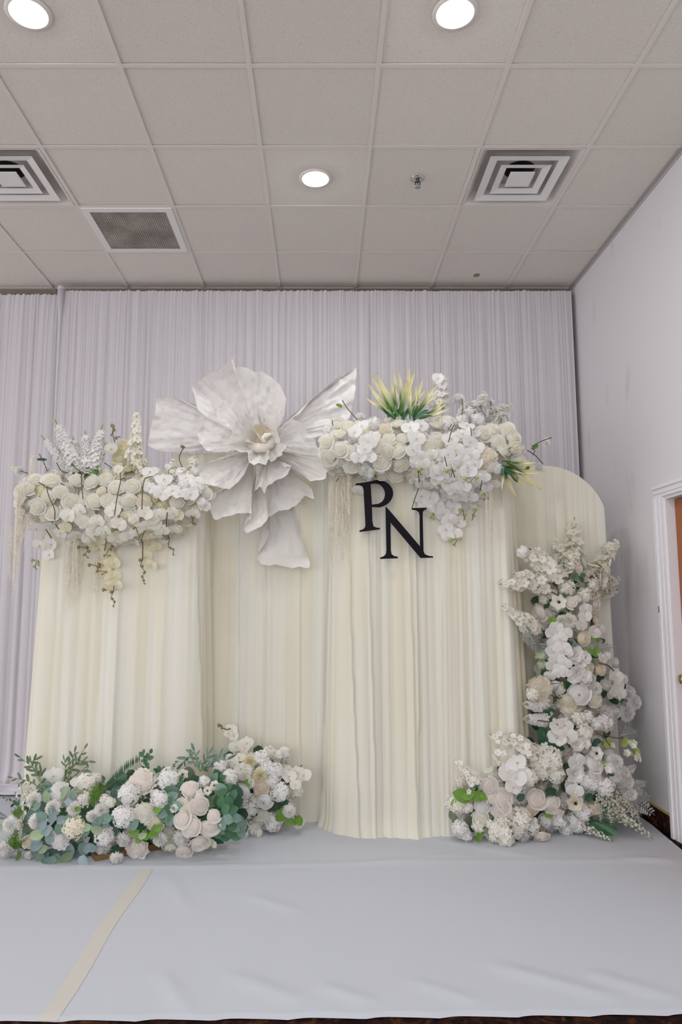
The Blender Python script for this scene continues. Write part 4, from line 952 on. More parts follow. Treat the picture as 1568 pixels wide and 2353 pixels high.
A.fringe([(150, 730, 1560, 26), (175, 650, 1330, 36), (215, 640, 1180, 40), (140, 900, 1480, 20), (560, 1080, 1560, 44), (590, 1080, 1480, 40), (530, 1120, 1650, 30), (720, 1180, 1560, 30), (270, 470, 800, 26), (120, 980, 1400, 16)])

# ------------------------------------------------------------------ right garland (on the centre panel)
B = Arr('flower_garland', 'white orchid and rose garland on top of the centre panel above the letters', (0.62, YF, 2.20), 720, 840, .357, YF - 0.02, 0.26,
        [(130, 540, 150), (400, 530, 190), (700, 540, 230), (1000, 590, 300), (1240, 540, 210)])
polyB = P2([50, 480, 120, 370, 260, 380, 400, 350, 560, 350, 800, 340, 960, 290, 1200, 330, 1320, 430, 1350, 640, 1180, 690, 1080, 760, 1050, 900, 930, 960, 820, 900, 700, 830, 640, 680, 480, 690, 300, 720, 140, 690, 60, 610])
B.fill(polyB, 120, [('rose', 'ivory'), ('rose', 'ivory'), ('hydrangea', 'white'), ('rose', 'white'), ('hydrangea', 'ivory')], 42, 58, 0.06, seed=8)
B.put('rose', 'ivory', P3([155, 385, 42, 165, 440, 46, 85, 495, 50, 175, 545, 50, 100, 600, 54, 550, 370, 46, 480, 480, 46, 415, 530, 50, 440, 620, 58, 450, 700, 46, 170, 680, 58, 245, 640, 52, 540, 545, 60, 565, 640, 52, 575, 470, 46, 740, 520, 56, 805, 490, 58, 760, 590, 58, 790, 380, 48, 860, 350, 42, 1100, 440, 54, 1160, 410, 46, 1250, 420, 54, 1190, 500, 50, 1300, 530, 50, 1325, 620, 50, 1230, 540, 50, 1290, 460, 46, 1200, 350, 50, 230, 560, 44, 700, 450, 44, 470, 560, 50]))
B.put('rose', 'cream', P3([465, 415, 44]))
B.put('orchid', 'white', P3([310, 400, 48, 270, 440, 48, 350, 500, 58, 380, 475, 50, 330, 545, 48, 360, 595, 46, 290, 600, 48, 340, 690, 50, 620, 410, 56, 660, 480, 56, 690, 395, 46, 640, 550, 52, 670, 600, 54, 700, 640, 46, 820, 670, 50, 790, 710, 50, 700, 760, 50, 690, 845, 54, 750, 860, 54, 880, 640, 50, 860, 580, 50, 910, 550, 54, 880, 480, 54, 950, 450, 50, 980, 400, 50, 1000, 500, 54, 1010, 580, 52, 950, 620, 50, 990, 690, 54, 930, 720, 54, 900, 800, 54, 870, 860, 56, 960, 780, 54, 1040, 740, 52, 1000, 850, 52, 1050, 880, 48, 900, 920, 50, 830, 960, 50, 870, 1000, 50, 930, 1010, 46, 845, 1060, 48, 905, 1090, 48, 860, 1105, 40, 1090, 720, 42, 1150, 770, 48, 1160, 670, 50, 1110, 795, 40, 720, 930, 50, 785, 900, 52, 650, 745, 40, 940, 860, 50, 760, 780, 46, 840, 740, 46, 1030, 640, 48, 800, 95, 40, 820, 135, 36, 290, 810, 40, 420, 690, 38]), fwd=.04, jit=.32)
B.fill(P2([640, 420, 720, 600, 860, 480, 1040, 420, 1080, 700, 1100, 860, 960, 960, 900, 1080, 820, 1000, 700, 880, 640, 760]), 34, [('orchid', 'white'), ('orchid', 'white'), ('orchid', 'ivory')], 42, 54, -.02, seed=22)
B.put('peony', 'cream', P3([1120, 590, 62, 1105, 645, 52]), fwd=.02)
B.put('orchid', 'cream', P3([660, 700, 46, 700, 690, 36, 740, 940, 44]), fwd=.03)
B.put('pompom', 'white', P3([302, 335, 44, 935, 218, 48, 1135, 240, 40, 1205, 345, 42, 1508, 500, 26, 1460, 660, 36]), jit=.15)
B.put('hydrangea', 'white', P3([390, 375, 50, 810, 205, 52, 780, 235, 44, 1040, 280, 56, 1090, 265, 48, 1000, 320, 54, 880, 380, 52, 1150, 320, 50, 845, 240, 40, 1060, 350, 50, 960, 360, 46]))
B.put('blossom', 'white', P3([810, 80, 26, 840, 90, 24, 790, 110, 24, 1500, 480, 22, 1490, 510, 20]))
B.along('blossom_spray', 'white', [(1050, 330, 1100, 180), (1100, 330, 1275, 265), (1040, 340, 1000, 240), (830, 300, 815, 60), (1190, 380, 1230, 290), (960, 340, 985, 240)], 1.0)
B.along('spiky_leaf', 'x', [(520, 355, 365, 120), (510, 350, 320, 235), (530, 340, 445, 165), (530, 340, 510, 60), (540, 340, 555, 85), (545, 340, 612, 55), (560, 345, 648, 100), (580, 350, 700, 185), (640, 345, 775, 150), (660, 345, 730, 190), (650, 350, 855, 320), (610, 350, 640, 190), (600, 350, 560, 250), (670, 350, 820, 270), (560, 350, 400, 110), (640, 350, 650, 225), (520, 360, 420, 260), (600, 350, 690, 265), (620, 350, 590, 180), (500, 345, 460, 240), (540, 340, 480, 120), (560, 340, 580, 150), (630, 345, 690, 150), (660, 345, 790, 210), (520, 350, 350, 170), (600, 345, 610, 130), (680, 350, 840, 300), (510, 350, 380, 270), (560, 345, 520, 180)], 1.15, fwd=.03, lift=.06)
B.along('spiky_leaf', 'x', [(1200, 650, 1395, 735), (1205, 655, 1382, 805), (1210, 655, 1315, 790), (1200, 660, 1248, 835), (1205, 660, 1215, 805), (1215, 645, 1365, 690), (1200, 660, 1188, 800), (1230, 640, 1390, 650), (1210, 650, 1300, 720), (1240, 560, 1290, 540)], 1.25, fwd=.06, lift=.05)
B.leaves('leaf_long', 'mid', [(500, 300, 70, 70), (480, 330, 60, 140), (540, 320, 60, 50), (590, 330, 60, 60), (690, 330, 60, 40), (650, 310, 70, 85), (720, 345, 50, 10), (560, 330, 50, 110), (1230, 690, 60, -40), (1270, 720, 60, -60), (1220, 700, 50, -80), (1290, 690, 50, -30), (1200, 690, 40, -100)], fwd=.07)
B.leaves('leaf_round', 'bright', [(1425, 525, 22, 20), (1365, 660, 32, 20), (165, 262, 22, 150), (1185, 290, 26, 20)], fwd=.02)
B.stem([P2([185, 255, 210, 300, 278, 378]), P2([935, 245, 942, 300, 935, 345]), P2([1115, 260, 1120, 310]), P2([1400, 530, 1450, 505, 1500, 490]), P2([1345, 570, 1395, 600, 1445, 655]), P2([660, 700, 670, 790, 640, 870, 622, 935]), P2([850, 520, 870, 440, 885, 410]), P2([870, 405, 850, 440]), P2([990, 430, 995, 480]), P2([825, 610, 840, 670]), P2([1060, 760, 1050, 820]), P2([870, 680, 890, 740]), P2([120, 380, 125, 415]), P2([130, 640, 145, 620]), P2([145, 765, 160, 745]), P2([1370, 560, 1395, 570, 1380, 600])], .0028, M_stem, fwd=.11)
B.buds([P2([690, 680, 660, 705, 690, 720]), P2([860, 690, 880, 690, 870, 730]), P2([975, 740, 1020, 735, 990, 765, 1000, 775]), P2([765, 965, 745, 985, 765, 1000]), P2([945, 940, 950, 970, 960, 1000]), P2([1035, 940, 1005, 975, 1010, 1000]), P2([1080, 835, 1090, 865, 1085, 875]), P2([885, 1125, 915, 1120, 895, 1155, 890, 1165]), P2([400, 705, 390, 730])], M_budg, fwd=.09, r0=13)
B.fringe([(125, 700, 1340, 26), (155, 700, 1300, 30), (200, 700, 1280, 26), (230, 690, 1100, 26), (110, 760, 1420, 18), (180, 700, 1180, 30), (1120, 800, 1300, 22), (1140, 800, 1160, 20)])

# ------------------------------------------------------------------ cascade on the arched panel
C = Arr('flower_cascade', 'tall column of white flowers climbing the arched panel by the wall', (1.55, YA - 0.10, 0.0), 1130, 1180, .236, YA - 0.04, 0.22,
        [(780, 620, 420), (720, 950, 330), (760, 1350, 330), (860, 1700, 480)], limit=(1205, YF - .09))
polyC = P2([520, 700, 750, 640, 950, 700, 980, 900, 1020, 1050, 1050, 1250, 1100, 1450, 1250, 1620, 1380, 1800, 1300, 1850, 500, 1850, 420, 1700, 500, 1500, 520, 1250, 520, 1050, 440, 900])
C.fill(polyC, 110, [('hydrangea', 'ivory'), ('leaf_round', 'dark'), ('hydrangea', 'white'), ('leaf_round', 'mid'), ('peony', 'ivory'), ('leaf_round', 'dark')], 55, 80, 0.06, seed=4)
C.along('blossom_spray', 'ivory', [(720, 720, 790, 50), (700, 650, 250, 330), (680, 650, 420, 330), (690, 640, 600, 250), (720, 620, 650, 290), (760, 620, 830, 330), (640, 620, 520, 430), (900, 680, 1195, 270), (900, 700, 1130, 440), (880, 720, 1215, 640), (900, 740, 1210, 740), (860, 640, 1010, 530), (920, 800, 1100, 700), (560, 680, 65, 690), (520, 640, 200, 590), (420, 1150, 90, 900), (450, 1120, 200, 960), (420, 1150, 300, 1030), (600, 640, 350, 480), (740, 640, 780, 220), (860, 660, 940, 560)], .85, fwd=.03)
C.put('hydrangea', 'ivory', P3([720, 720, 92, 590, 780, 60, 500, 830, 56, 900, 790, 80, 980, 690, 74, 1060, 700, 60, 640, 560, 60, 760, 520, 60, 1090, 560, 60, 760, 430, 50]), fwd=.02)
C.put('hydrangea', 'white', P3([300, 380, 64, 430, 380, 62, 560, 470, 56, 440, 470, 50, 350, 430, 54]), fwd=.02)
C.put('rose', 'ivory', P3([480, 712, 76, 745, 870, 56, 800, 830, 34]), fwd=.05)
C.put('rose', 'blush', P3([440, 970, 86, 500, 1020, 60, 1000, 880, 60]), fwd=.04)
C.put('anemone', 'ivory', P3([620, 862, 80]), fwd=.07, jit=.15)
C.put('orchid', 'white', P3([880, 935, 72, 870, 1005, 70, 840, 1085, 66, 960, 1150, 74, 1025, 1130, 66, 990, 1080, 56, 600, 1105, 66, 560, 1165, 66, 690, 1170, 70, 640, 1215, 66, 590, 1260, 74, 660, 1310, 84, 570, 1335, 70, 700, 1340, 60, 610, 1415, 80, 560, 1485, 64, 680, 1450, 66, 640, 1530, 72, 540, 1570, 56, 690, 1545, 56, 1040, 1400, 66, 1085, 1385, 50, 1170, 1570, 82, 1255, 1600, 62, 1190, 1650, 86, 1150, 1710, 76, 1215, 1745, 70]), fwd=.06, jit=.3)
C.put('open_bloom', 'white', P3([800, 1370, 92, 880, 1400, 80, 840, 1440, 76, 820, 1545, 92, 770, 1590, 66, 885, 1570, 76]), fwd=.05, jit=.25)
C.put('rose', 'peach', P3([1000, 1035, 62, 1040, 1520, 52]), fwd=.04)
C.put('mum', 'ivory', P3([735, 1040, 84, 660, 1040, 56]), fwd=.04)
C.put('ranunculus', 'cream', P3([880, 1212, 74, 930, 1500, 56]), fwd=.04)
C.put('hydrangea', 'green', P3([470, 1370, 66, 480, 1470, 50]), fwd=.02)
C.put('mum', 'white', P3([1180, 1450, 70, 990, 1700, 80, 1120, 1480, 50, 1310, 1720, 66, 1380, 1815, 66, 900, 1640, 60, 960, 1600, 56]), fwd=.03)
C.put('peony', 'cream', P3([450, 1690, 104, 700, 1835, 92]), fwd=.05)
C.put('ranunculus', 'white', P3([820, 1755, 104, 605, 1690, 70]), fwd=.05)
C.put('rose', 'ivory', P3([990, 1810, 70, 540, 1800, 56]), fwd=.03)
C.leaves('leaf_round', 'mid', [(790, 620, 50, 60), (840, 640, 50, 120), (860, 600, 40, 20), (680, 800, 40, 0)], fwd=.06)
C.leaves('leaf_round', 'bright', [(570, 1040, 50, 80), (580, 1080, 40, -60), (960, 1210, 36, 20), (1000, 1215, 30, 90), (990, 1340, 50, 70), (930, 1340, 40, 0)], fwd=.05)
C.leaves('leaf_round', 'dark', [(740, 1240, 60, -60), (1050, 1235, 55, 20), (490, 1540, 60, 80), (480, 1580, 50, 100), (740, 1450, 50, 30), (1270, 1670, 50, 70), (620, 1790, 50, 30), (1240, 1800, 50, 20)], fwd=.04)
C.along('silver_frond', 'x', [(470, 1230, 230, 1180), (480, 1250, 320, 1270), (700, 1230, 860, 1320), (1000, 1310, 1130, 1300), (480, 1210, 420, 1130), (520, 1300, 440, 1260)], 1.0, fwd=.04)
C.stem([P2([545, 615, 600, 700, 610, 800]), P2([525, 755, 610, 800]), P2([1000, 1450, 1080, 1460, 1140, 1520]), P2([560, 1720, 590, 1760, 560, 1830]), P2([330, 350, 345, 360]), P2([560, 1800, 640, 1770])], .004, fwd=.08)
C.buds([P2([540, 1640, 620, 1635, 590, 1685, 560, 1720])], M_budg, fwd=.09, r0=18)

# ------------------------------------------------------------------ floor flowers at the right
E_ = Arr('floor_flower_arrangement', 'wide mound of white and blush flowers on the floor below the arched panel', (1.45, YA - 0.20, 0.0), 1020, 1550, .319, YA - 0.06, 0.30,
         [(200, 960, 330), (560, 850, 420), (900, 640, 520), (1180, 820, 460)], floor=True, limit=(1215, YF - .13))
polyE = P2([60, 900, 130, 800, 300, 780, 420, 700, 600, 600, 700, 350, 640, 120, 1300, 60, 1380, 250, 1250, 400, 1200, 560, 1330, 700, 1400, 850, 1350, 980, 1150, 1020, 950, 1100, 700, 1150, 450, 1190, 300, 1150, 120, 1100])
E_.fill(polyE, 170, [('hydrangea', 'ivory'), ('leaf_round', 'dark'), ('hydrangea', 'white'), ('leaf_round', 'mid'), ('leaf_round', 'dark'), ('hydrangea', 'blush')], 46, 66, 0.07, seed=6)
E_.put('peony', 'cream', P3([680, 95, 84, 890, 215, 76]), fwd=.04)
E_.put('hydrangea', 'ivory', P3([630, 135, 50, 705, 195, 56, 740, 610, 112, 790, 700, 72, 690, 690, 66, 610, 730, 62, 90, 930, 66, 165, 945, 44, 1000, 415, 66, 660, 640, 60, 960, 310, 58, 540, 1030, 92, 400, 1120, 112, 440, 1180, 60, 240, 1080, 50]), fwd=.03)
E_.put('hydrangea', 'white', P3([1080, 170, 52, 1020, 300, 50, 1150, 340, 66, 1090, 350, 52, 110, 1100, 66, 160, 1150, 44, 620, 1080, 66, 810, 1040, 70, 990, 975, 66, 940, 1050, 76, 870, 1105, 52, 1020, 760, 60, 1150, 800, 72, 720, 1040, 56, 520, 1110, 60, 1070, 780, 50]), fwd=.03)
E_.put('anemone', 'white', P3([1080, 555, 54]), fwd=.05, jit=.25)
E_.put('open_bloom', 'white', P3([965, 145, 96, 945, 490, 56, 930, 700, 78, 890, 440, 50, 1000, 480, 44]), fwd=.05, jit=.25)
E_.put('mum', 'white', P3([1320, 125, 58, 1365, 200, 58, 1310, 270, 66, 1210, 270, 64, 1225, 620, 66, 1275, 705, 70, 1310, 765, 60, 1330, 850, 60, 560, 1160, 54, 1230, 720, 50]), fwd=.03)
E_.put('orchid', 'white', P3([1200, 110, 76, 1160, 60, 60, 810, 365, 76, 865, 430, 70, 790, 445, 64, 440, 680, 74, 510, 620, 66, 505, 720, 74, 480, 790, 60, 930, 610, 64, 920, 815, 60, 560, 690, 50, 850, 350, 56]), fwd=.06, jit=.3)
E_.put('rose', 'white', P3([1065, 630, 66, 1068, 700, 50, 270, 935, 56, 1180, 670, 40]), fwd=.04)
E_.put('rose', 'ivory', P3([255, 1020, 58, 1070, 195, 54]), fwd=.04)
E_.put('rose', 'blush', P3([320, 790, 60, 420, 880, 72, 400, 960, 66, 655, 880, 68, 765, 920, 62, 690, 1150, 56, 340, 870, 46, 800, 980, 40]), fwd=.05)
E_.put('rose', 'peach', P3([630, 960, 52, 1060, 960, 44]), fwd=.03)
E_.put('ranunculus', 'cream', P3([700, 1100, 30]), fwd=.03)
E_.put('anemone', 'cream', P3([920, 905, 66]), fwd=.07, jit=.12)
E_.put('orchid', 'blush', P3([710, 1080, 44, 890, 780, 44]), fwd=.03)
E_.along('stock_spike', 'white', [(680, 230, 560, 205), (720, 325, 560, 312)], 1.2)
E_.along('blossom_spray', 'ivory', [(680, 560, 320, 420), (660, 560, 460, 410), (650, 540, 540, 440), (230, 790, 70, 600), (260, 760, 140, 640), (400, 640, 330, 560), (560, 560, 690, 500)], .8, fwd=.05)
E_.put('blossom', 'white', P3([380, 410, 24, 480, 430, 26, 530, 440, 26, 580, 500, 30, 660, 520, 32, 370, 470, 22, 100, 620, 26, 150, 690, 24, 180, 760, 30, 215, 750, 26, 590, 550, 28, 160, 820, 24, 410, 555, 30, 370, 545, 30]), fwd=.07, jit=.3)
E_.put('blossom', 'green', P3([1310, 490, 36, 1360, 570, 34, 1285, 555, 32, 1190, 500, 26, 1345, 480, 28]), fwd=.05, jit=.3)
E_.put('blossom', 'white', P3([1330, 500, 26, 1370, 590, 26, 1340, 585, 28, 1285, 545, 28, 1150, 660, 32]), fwd=.07, jit=.3)
E_.leaves('leaf_round', 'lime', [(1290, 480, 36, 60), (1380, 550, 36, -60), (1170, 490, 34, 30), (1330, 560, 30, -20), (1160, 640, 34, 10)], fwd=.03)
E_.leaves('leaf_round', 'bright', [(115, 850, 66, 160), (165, 840, 50, 30), (235, 855, 50, 10), (275, 865, 30, -10), (240, 1140, 40, 60), (740, 985, 34, 0), (60, 900, 26, 60)], fwd=.06)
E_.leaves('leaf_round', 'dark', [(430, 1060, 36, 10), (340, 1030, 32, 60), (545, 870, 46, 40), (760, 830, 60, 10), (640, 740, 50, 60), (720, 500, 60, 30), (770, 520, 60, -20), (810, 490, 50, 20), (740, 470, 50, 80), (690, 470, 50, 120), (830, 520, 40, 0), (1030, 870, 50, 40), (1070, 500, 46, 70), (1090, 470, 40, 20), (1050, 1050, 60, -40), (1150, 1110, 60, -40), (1180, 1140, 50, -30), (1100, 1080, 60, -60), (1000, 1080, 44, -20), (700, 430, 40, 100), (1190, 700, 40, 0)], fwd=.04)
E_.leaves('leaf_round', 'olive', [(760, 790, 40, 60), (620, 560, 40, 60), (80, 1040, 50, 100), (190, 1060, 60, -50), (60, 1000, 50, 80), (600, 1170, 40, 30), (1150, 500, 40, 130), (820, 860, 36, 20)], fwd=.01)
E_.along('silver_frond', 'x', [(1250, 740, 1370, 640), (1280, 800, 1440, 770), (1300, 840, 1485, 990), (1280, 820, 1470, 880), (1240, 780, 1060, 800), (1300, 860, 1400, 1000), (870, 560, 840, 500), (1280, 740, 1330, 650), (1260, 430, 1380, 415), (1240, 800, 1420, 830), (880, 320, 900, 270), (770, 260, 760, 300)], .95, fwd=.03)
E_.along('fine_spray', 'ivory', [(1080, 860, 1060, 980), (1100, 860, 1180, 1060), (1130, 860, 1300, 1030), (1160, 850, 1390, 1020), (1180, 900, 1290, 1080), (1200, 980, 1470, 1165), (1150, 960, 1340, 1080), (940, 1060, 1190, 1180), (960, 1060, 1120, 1160), (1060, 840, 1150, 930), (1200, 860, 1340, 930), (1090, 900, 1100, 1040), (800, 640, 795, 780), (1240, 900, 1380, 990)], 1.0, fwd=.06)
E_.along('fern', 'mid', [(1020, 1040, 1215, 1180), (1080, 1020, 1200, 1130), (1120, 960, 1240, 1060), (1060, 930, 1010, 1060), (1160, 900, 1260, 1000), (1240, 960, 1360, 1060)], 1.1, fwd=.02)
E_.along('fern', 'bright', [(780, 760, 800, 640)], .6, fwd=.06)
E_.stem([P2([655, 318, 740, 330, 800, 350]), P2([1120, 410, 1180, 440, 1260, 445]), P2([1060, 395, 1130, 440, 1170, 500]), P2([760, 45, 770, 130, 800, 170])], .0035, fwd=.06)

# ------------------------------------------------------------------ floor flowers at the left
Dd = Arr('floor_flower_arrangement', 'long mound of blush roses, white blooms and eucalyptus on the floor at the left', (-1.2, YF - 0.10, 0.0), 0, 1680, .268, YF - 0.13, 0.32,
         [(150, 830, 300), (600, 760, 400), (1150, 720, 430), (1650, 720, 420), (2000, 700, 330)], floor=True)
polyD = P2([60, 800, 200, 640, 350, 520, 700, 420, 900, 470, 1150, 400, 1500, 380, 1800, 430, 2050, 560, 2080, 760, 2050, 900, 1800, 1000, 1500, 1010, 1200, 1040, 900, 1060, 500, 1080, 250, 1060, 60, 1020])
Dd.fill(polyD, 190, [('leaf_round', 'euc'), ('leaf_round', 'dark'), ('hydrangea', 'ivory'), ('leaf_round', 'mid'), ('leaf_round', 'dark'), ('leaf_round', 'olive')], 58, 84, 0.08, seed=9)
def c7(flat):                                                # crop-7 coordinates -> this arrangement's own
    return [((300 + .306 * flat[i]) / .268, (1640 + .306 * flat[i + 1] - 1680) / .268, flat[i + 2] * .306 / .268) for i in range(0, len(flat), 3)]
Dd.put('mum', 'white', P3([310, 570, 80, 470, 640, 78, 340, 760, 76, 650, 640, 66, 890, 660, 70, 810, 715, 56, 110, 780, 76, 80, 1000, 88, 900, 985, 78, 1070, 920, 70, 1020, 1075, 66, 1380, 910, 74, 1340, 530, 50, 280, 1050, 50]), fwd=.04)
Dd.put('peony', 'white', P3([540, 500, 86, 540, 895, 84]), fwd=.05)
Dd.put('orchid', 'white', P3([480, 370, 80, 700, 420, 70]), fwd=.04)
Dd.put('hydrangea', 'white', P3([1080, 710, 100, 910, 880, 88, 1130, 520, 100, 1460, 400, 104, 1390, 570, 80, 850, 390, 50]), fwd=.04)
Dd.put('hydrangea', 'ivory', P3([770, 430, 92, 740, 560, 60, 910, 570, 46, 960, 600, 50]), fwd=.03)
Dd.put('hydrangea', 'cream', P3([670, 800, 100]), fwd=.06)
Dd.put('rose', 'cream', P3([280, 930, 64, 1330, 770, 76]), fwd=.03)
Dd.put('peony', 'blush', P3([1190, 985, 100, 1230, 415, 112]), fwd=.05)
Dd.put('peony', 'ivory', P3([1260, 690, 102]), fwd=.05)
Dd.put('rose', 'blush', c7([465, 540, 64, 530, 675, 70, 405, 770, 60, 470, 820, 76, 605, 835, 70, 535, 950, 70, 420, 1010, 62, 640, 745, 46]), fwd=.06)
Dd.put('mum', 'white', c7([400, 925, 76, 640, 750, 50, 230, 920, 30]), fwd=.04)
Dd.put('anemone', 'ivory', c7([405, 440, 46, 640, 520, 40, 340, 690, 36, 590, 560, 36]), fwd=.05, jit=.2)
Dd.put('hydrangea', 'white', c7([750, 470, 66, 680, 400, 66, 560, 500, 46, 520, 600, 46]), fwd=.03)
Dd.put('orchid', 'cream', c7([400, 655, 46, 430, 710, 50, 480, 620, 44, 620, 960, 40, 310, 990, 40]), fwd=.03)
Dd.leaves('leaf_round', 'blue', [(440, 820, 50, 60), (490, 710, 50, 70), (460, 890, 50, 120), (350, 890, 56, -120), (345, 950, 60, -130), (620, 975, 64, 110), (740, 1100, 64, -80), (820, 970, 50, -40), (700, 1040, 50, 20), (630, 590, 40, -30), (780, 970, 44, 60), (400, 780, 50, 50), (860, 760, 54, 80), (570, 730, 50, 10)], fwd=.06)
Dd.leaves('leaf_round', 'euc', [(390, 700, 50, 140), (480, 650, 40, 100), (540, 800, 50, 100), (590, 1075, 60, 30), (520, 1090, 60, -110), (555, 1040, 50, -100), (430, 1050, 56, -90), (375, 1075, 56, -70), (480, 1040, 60, -140), (340, 1000, 46, -160), (700, 880, 50, -40), (760, 840, 46, 20), (940, 720, 56, 10), (880, 740, 40, 60), (440, 520, 60, 80), (610, 730, 40, 0), (750, 980, 56, -60), (660, 1020, 40, 10), (930, 770, 40, 0), (480, 1100, 60, -120), (410, 1100, 40, -80), (1180, 770, 50, 60), (350, 620, 40, 30), (660, 520, 40, 60)], fwd=.06)
Dd.leaves('leaf_round', 'pale', [(370, 850, 60, 10), (410, 970, 50, 20), (580, 500, 64, 60), (440, 530, 50, 100), (610, 1085, 64, 30), (780, 790, 46, 0), (860, 810, 50, 170), (1250, 860, 40, 20), (30, 800, 50, 40)], fwd=.07)
Dd.leaves('leaf_round', 'dark', [(1190, 740, 50, 30), (1230, 790, 56, -40), (1200, 820, 56, 10), (1160, 790, 46, 120), (960, 740, 40, 20), (1240, 750, 40, 70), (1000, 1000, 60, 20), (860, 900, 60, 60), (760, 1040, 60, 0), (640, 900, 50, 30)], fwd=.04)
Dd.leaves('leaf_round', 'bright', [(1180, 840, 44, 20), (1270, 860, 46, 120), (1350, 820, 46, 100), (1380, 800, 40, 20), (1330, 850, 40, 60), (1380, 640, 40, 40), (1215, 905, 30, 10), (700, 640, 30, 20)], fwd=.06)
for (x, y, a) in P3([700, 570, 30, 750, 640, -40, 780, 700, 20, 740, 760, 120, 790, 830, -30, 850, 830, -80, 760, 880, -20, 690, 640, 80, 720, 700, -120, 800, 760, -20, 830, 790, -70, 780, 590, 60, 690, 540, 140, 740, 540, 60, 660, 880, -60, 700, 800, 90, 760, 820, 160, 720, 910, -10, 800, 900, -20, 840, 870, -60, 300, 640, 60, 330, 600, 20, 310, 700, -60, 340, 560, 120, 280, 760, 30, 640, 470, 70, 690, 470, 40, 720, 440, 60, 660, 440, 110, 310, 770, 80, 260, 730, 10, 350, 670, 150, 290, 560, 60]):
    q = c7([x, y, 50])[0]; Dd.leaves('leaf_round', 'euc' if (x + y) % 3 == 0 else 'mid', [(q[0], q[1], q[2] * .95, a)], fwd=.05)
Dd.sprig('leaf_long', 'olive', [P2([400, 500, 370, 400, 300, 300, 190, 215]), P2([400, 480, 330, 370, 280, 260, 325, 235]), P2([380, 500, 290, 420, 130, 390]), P2([410, 480, 390, 390, 375, 340])], 9, 90)
Dd.sprig('leaf_long', 'olive', [P2([570, 500, 600, 380, 650, 280, 740, 140]), P2([560, 460, 590, 330, 640, 230, 655, 170]), P2([570, 480, 610, 400, 740, 310]), P2([600, 350, 690, 240, 775, 250]), P2([560, 430, 580, 330, 570, 240])], 8, 84)
Dd.sprig('leaf_round', 'mid', [P2([1270, 340, 1265, 270, 1300, 180]), P2([1290, 330, 1240, 260, 1245, 180]), P2([1470, 380, 1480, 310, 1520, 260]), P2([1450, 370, 1400, 320, 1365, 320]), P2([1500, 560, 1540, 470, 1560, 400])], 7, 62, spread=55)
ol = c7([530, 420, 1, 485, 270, 1, 600, 290, 1, 700, 295, 1, 735, 330, 1, 400, 360, 1, 450, 300, 1, 560, 370, 1, 640, 350, 1])
o0 = ol[0][:2]
Dd.sprig('leaf_long', 'euc', [[o0, ((o0[0] + q[0]) / 2 - 4, (o0[1] + q[1]) / 2), q[:2]] for q in ol[1:5]] + [[o0, ol[6][:2], ol[5][:2]]], 7, 100)
q = c7([650, 500, 1, 680, 450, 1, 720, 410, 1]); Dd.sprig('leaf_round', 'mid', [[a[:2] for a in q]], 7, 70, spread=55)
Dd.along('fern', 'dark', [(920, 470, 1215, 275), (900, 500, 1000, 400), (110, 720, 20, 680)], .85, fwd=.06)
Dd.along('asparagus', 'bright', [(850, 600, 890, 400), (830, 620, 840, 500), (880, 560, 850, 470), (200, 700, 150, 640), (180, 800, 160, 900), (200, 860, 180, 960), (170, 980, 190, 860), (170, 960, 130, 860), (200, 980, 180, 1080), (720, 560, 720, 480), (300, 640, 360, 570), (230, 680, 200, 620)], 1.2, fwd=.06)
q = c7([610, 660, 1, 620, 600, 1]); Dd.along('asparagus', 'bright', [(q[0][0], q[0][1], q[1][0], q[1][1])], 1.3, fwd=.07)
Dd.along('fine_spray', 'ivory', [(260, 560, 220, 430), (330, 520, 260, 430), (210, 760, 270, 640), (200, 830, 210, 720), (740, 640, 760, 550), (780, 640, 800, 580), (200, 930, 230, 800), (250, 480, 310, 470), (40, 950, 10, 1050)], 1.1, fwd=.06)
Dd.sprig('leaf_round', 'pale', [P2([200, 1010, 185, 1080, 190, 1150]), P2([180, 1030, 150, 1120, 110, 1190])], 7, 36)
Dd.sprig('leaf_long', 'dark', [P2([190, 640, 160, 590, 150, 520]), P2([180, 640, 130, 590, 60, 560])], 5, 70)
g = G(); a, b = at_floor(*Dd.px(820, 1080), .03)[0], at_floor(*Dd.px(1480, 960), .03)[0]
d = (b - a); nrm = Vector((-d.y, d.x, 0)).normalized() * .10
for z in (0.008, 0.034):
    for p in (a, b, b + nrm, a + nrm): g.v.append((p.x - Dd.o.location.x, p.y - Dd.o.location.y, z))
for f_ in ((3, 2, 1, 0), (4, 5, 6, 7), (0, 1, 5, 4), (1, 2, 6, 5), (2, 3, 7, 6), (3, 0, 4, 7)): g.f.append(f_); g.m.append(0)
bo = link('base_board', g.mesh('base_board', [mat('board_brown', (0.20, 0.12, 0.05), 0.6)], False), Dd.o); bo['label'] = 'brown wooden base board'

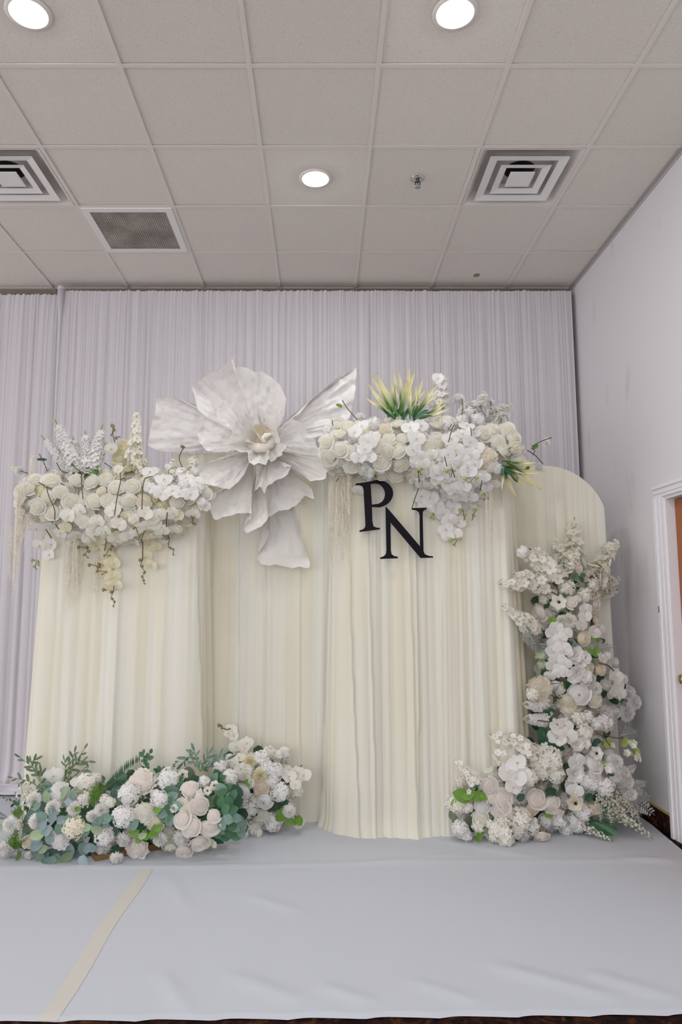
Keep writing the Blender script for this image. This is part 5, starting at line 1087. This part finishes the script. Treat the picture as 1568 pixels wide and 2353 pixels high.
# ------------------------------------------------------------------ floor flowers in the middle
Ee = Arr('floor_flower_arrangement', 'smaller cream and white flower mound on the floor before the set-back panel', (-0.42, YM - 0.16, 0.0), 300, 1640, .306, YM - 0.10, 0.20,
         [(800, 500, 250), (980, 560, 330), (1180, 640, 240)], floor=True)
polyE2 = P2([720, 350, 900, 300, 1080, 310, 1160, 450, 1260, 480, 1280, 640, 1180, 740, 1130, 830, 960, 880, 850, 900, 760, 860, 720, 600])
Ee.fill(polyE2, 60, [('hydrangea', 'ivory'), ('hydrangea', 'white'), ('leaf_round', 'dark'), ('hydrangea', 'ivory'), ('leaf_round', 'olive')], 46, 64, .06, seed=12)
Ee.put('orchid', 'ivory', P3([765, 110, 46, 745, 140, 36, 785, 160, 40, 800, 235, 54, 770, 340, 54, 880, 210, 50, 870, 250, 46, 1190, 460, 60, 1300, 450, 60, 1255, 430, 56, 830, 400, 50, 1240, 520, 46, 860, 460, 50, 820, 320, 44]), fwd=.04, jit=.3)
Ee.put('mum', 'yellow', P3([900, 345, 60, 980, 450, 64]), fwd=.04, jit=.15)
Ee.put('hydrangea', 'white', P3([990, 325, 66, 1090, 430, 76, 1120, 580, 76, 900, 700, 70, 1070, 800, 76, 920, 850, 66, 1030, 390, 56, 1060, 500, 56, 850, 890, 46, 1160, 290, 54, 1120, 300, 40]), fwd=.03)
Ee.put('hydrangea', 'ivory', P3([880, 430, 60, 910, 510, 50, 930, 640, 44, 850, 640, 50, 780, 380, 50, 960, 890, 40]), fwd=.02)
Ee.put('rose', 'peach', P3([985, 550, 56]), fwd=.05, jit=.15)
Ee.put('ranunculus', 'white', P3([850, 575, 60, 1010, 640, 60, 1195, 710, 50]), fwd=.06, jit=.15)
Ee.put('rose', 'ivory', P3([1010, 740, 50, 960, 790, 44, 1270, 810, 36]), fwd=.04)
Ee.put('mum', 'white', P3([640, 400, 10]), fwd=.02)
Ee.leaves('leaf_round', 'bright', [(1150, 720, 46, 70), (1130, 760, 40, 10), (1200, 790, 40, 10), (1270, 785, 40, -60), (1250, 790, 34, -120), (890, 500, 34, 20), (1160, 740, 40, -30)], fwd=.05)
Ee.leaves('leaf_round', 'dark', [(1160, 660, 40, 20), (1060, 700, 40, 0), (1090, 690, 36, 60), (880, 390, 30, 40), (1170, 500, 36, 20), (980, 780, 36, 60), (740, 400, 30, 90)], fwd=.03)
Ee.stem([P2([1130, 380, 1140, 340, 1145, 320]), P2([750, 380, 745, 420]), P2([790, 370, 780, 420]), P2([1270, 400, 1290, 370]), P2([700, 95, 730, 110, 760, 100]), P2([1225, 730, 1245, 760])], .003, fwd=.05)
Ee.buds([P2([690, 72, 680, 80, 700, 100])], fwd=.05, r0=13)
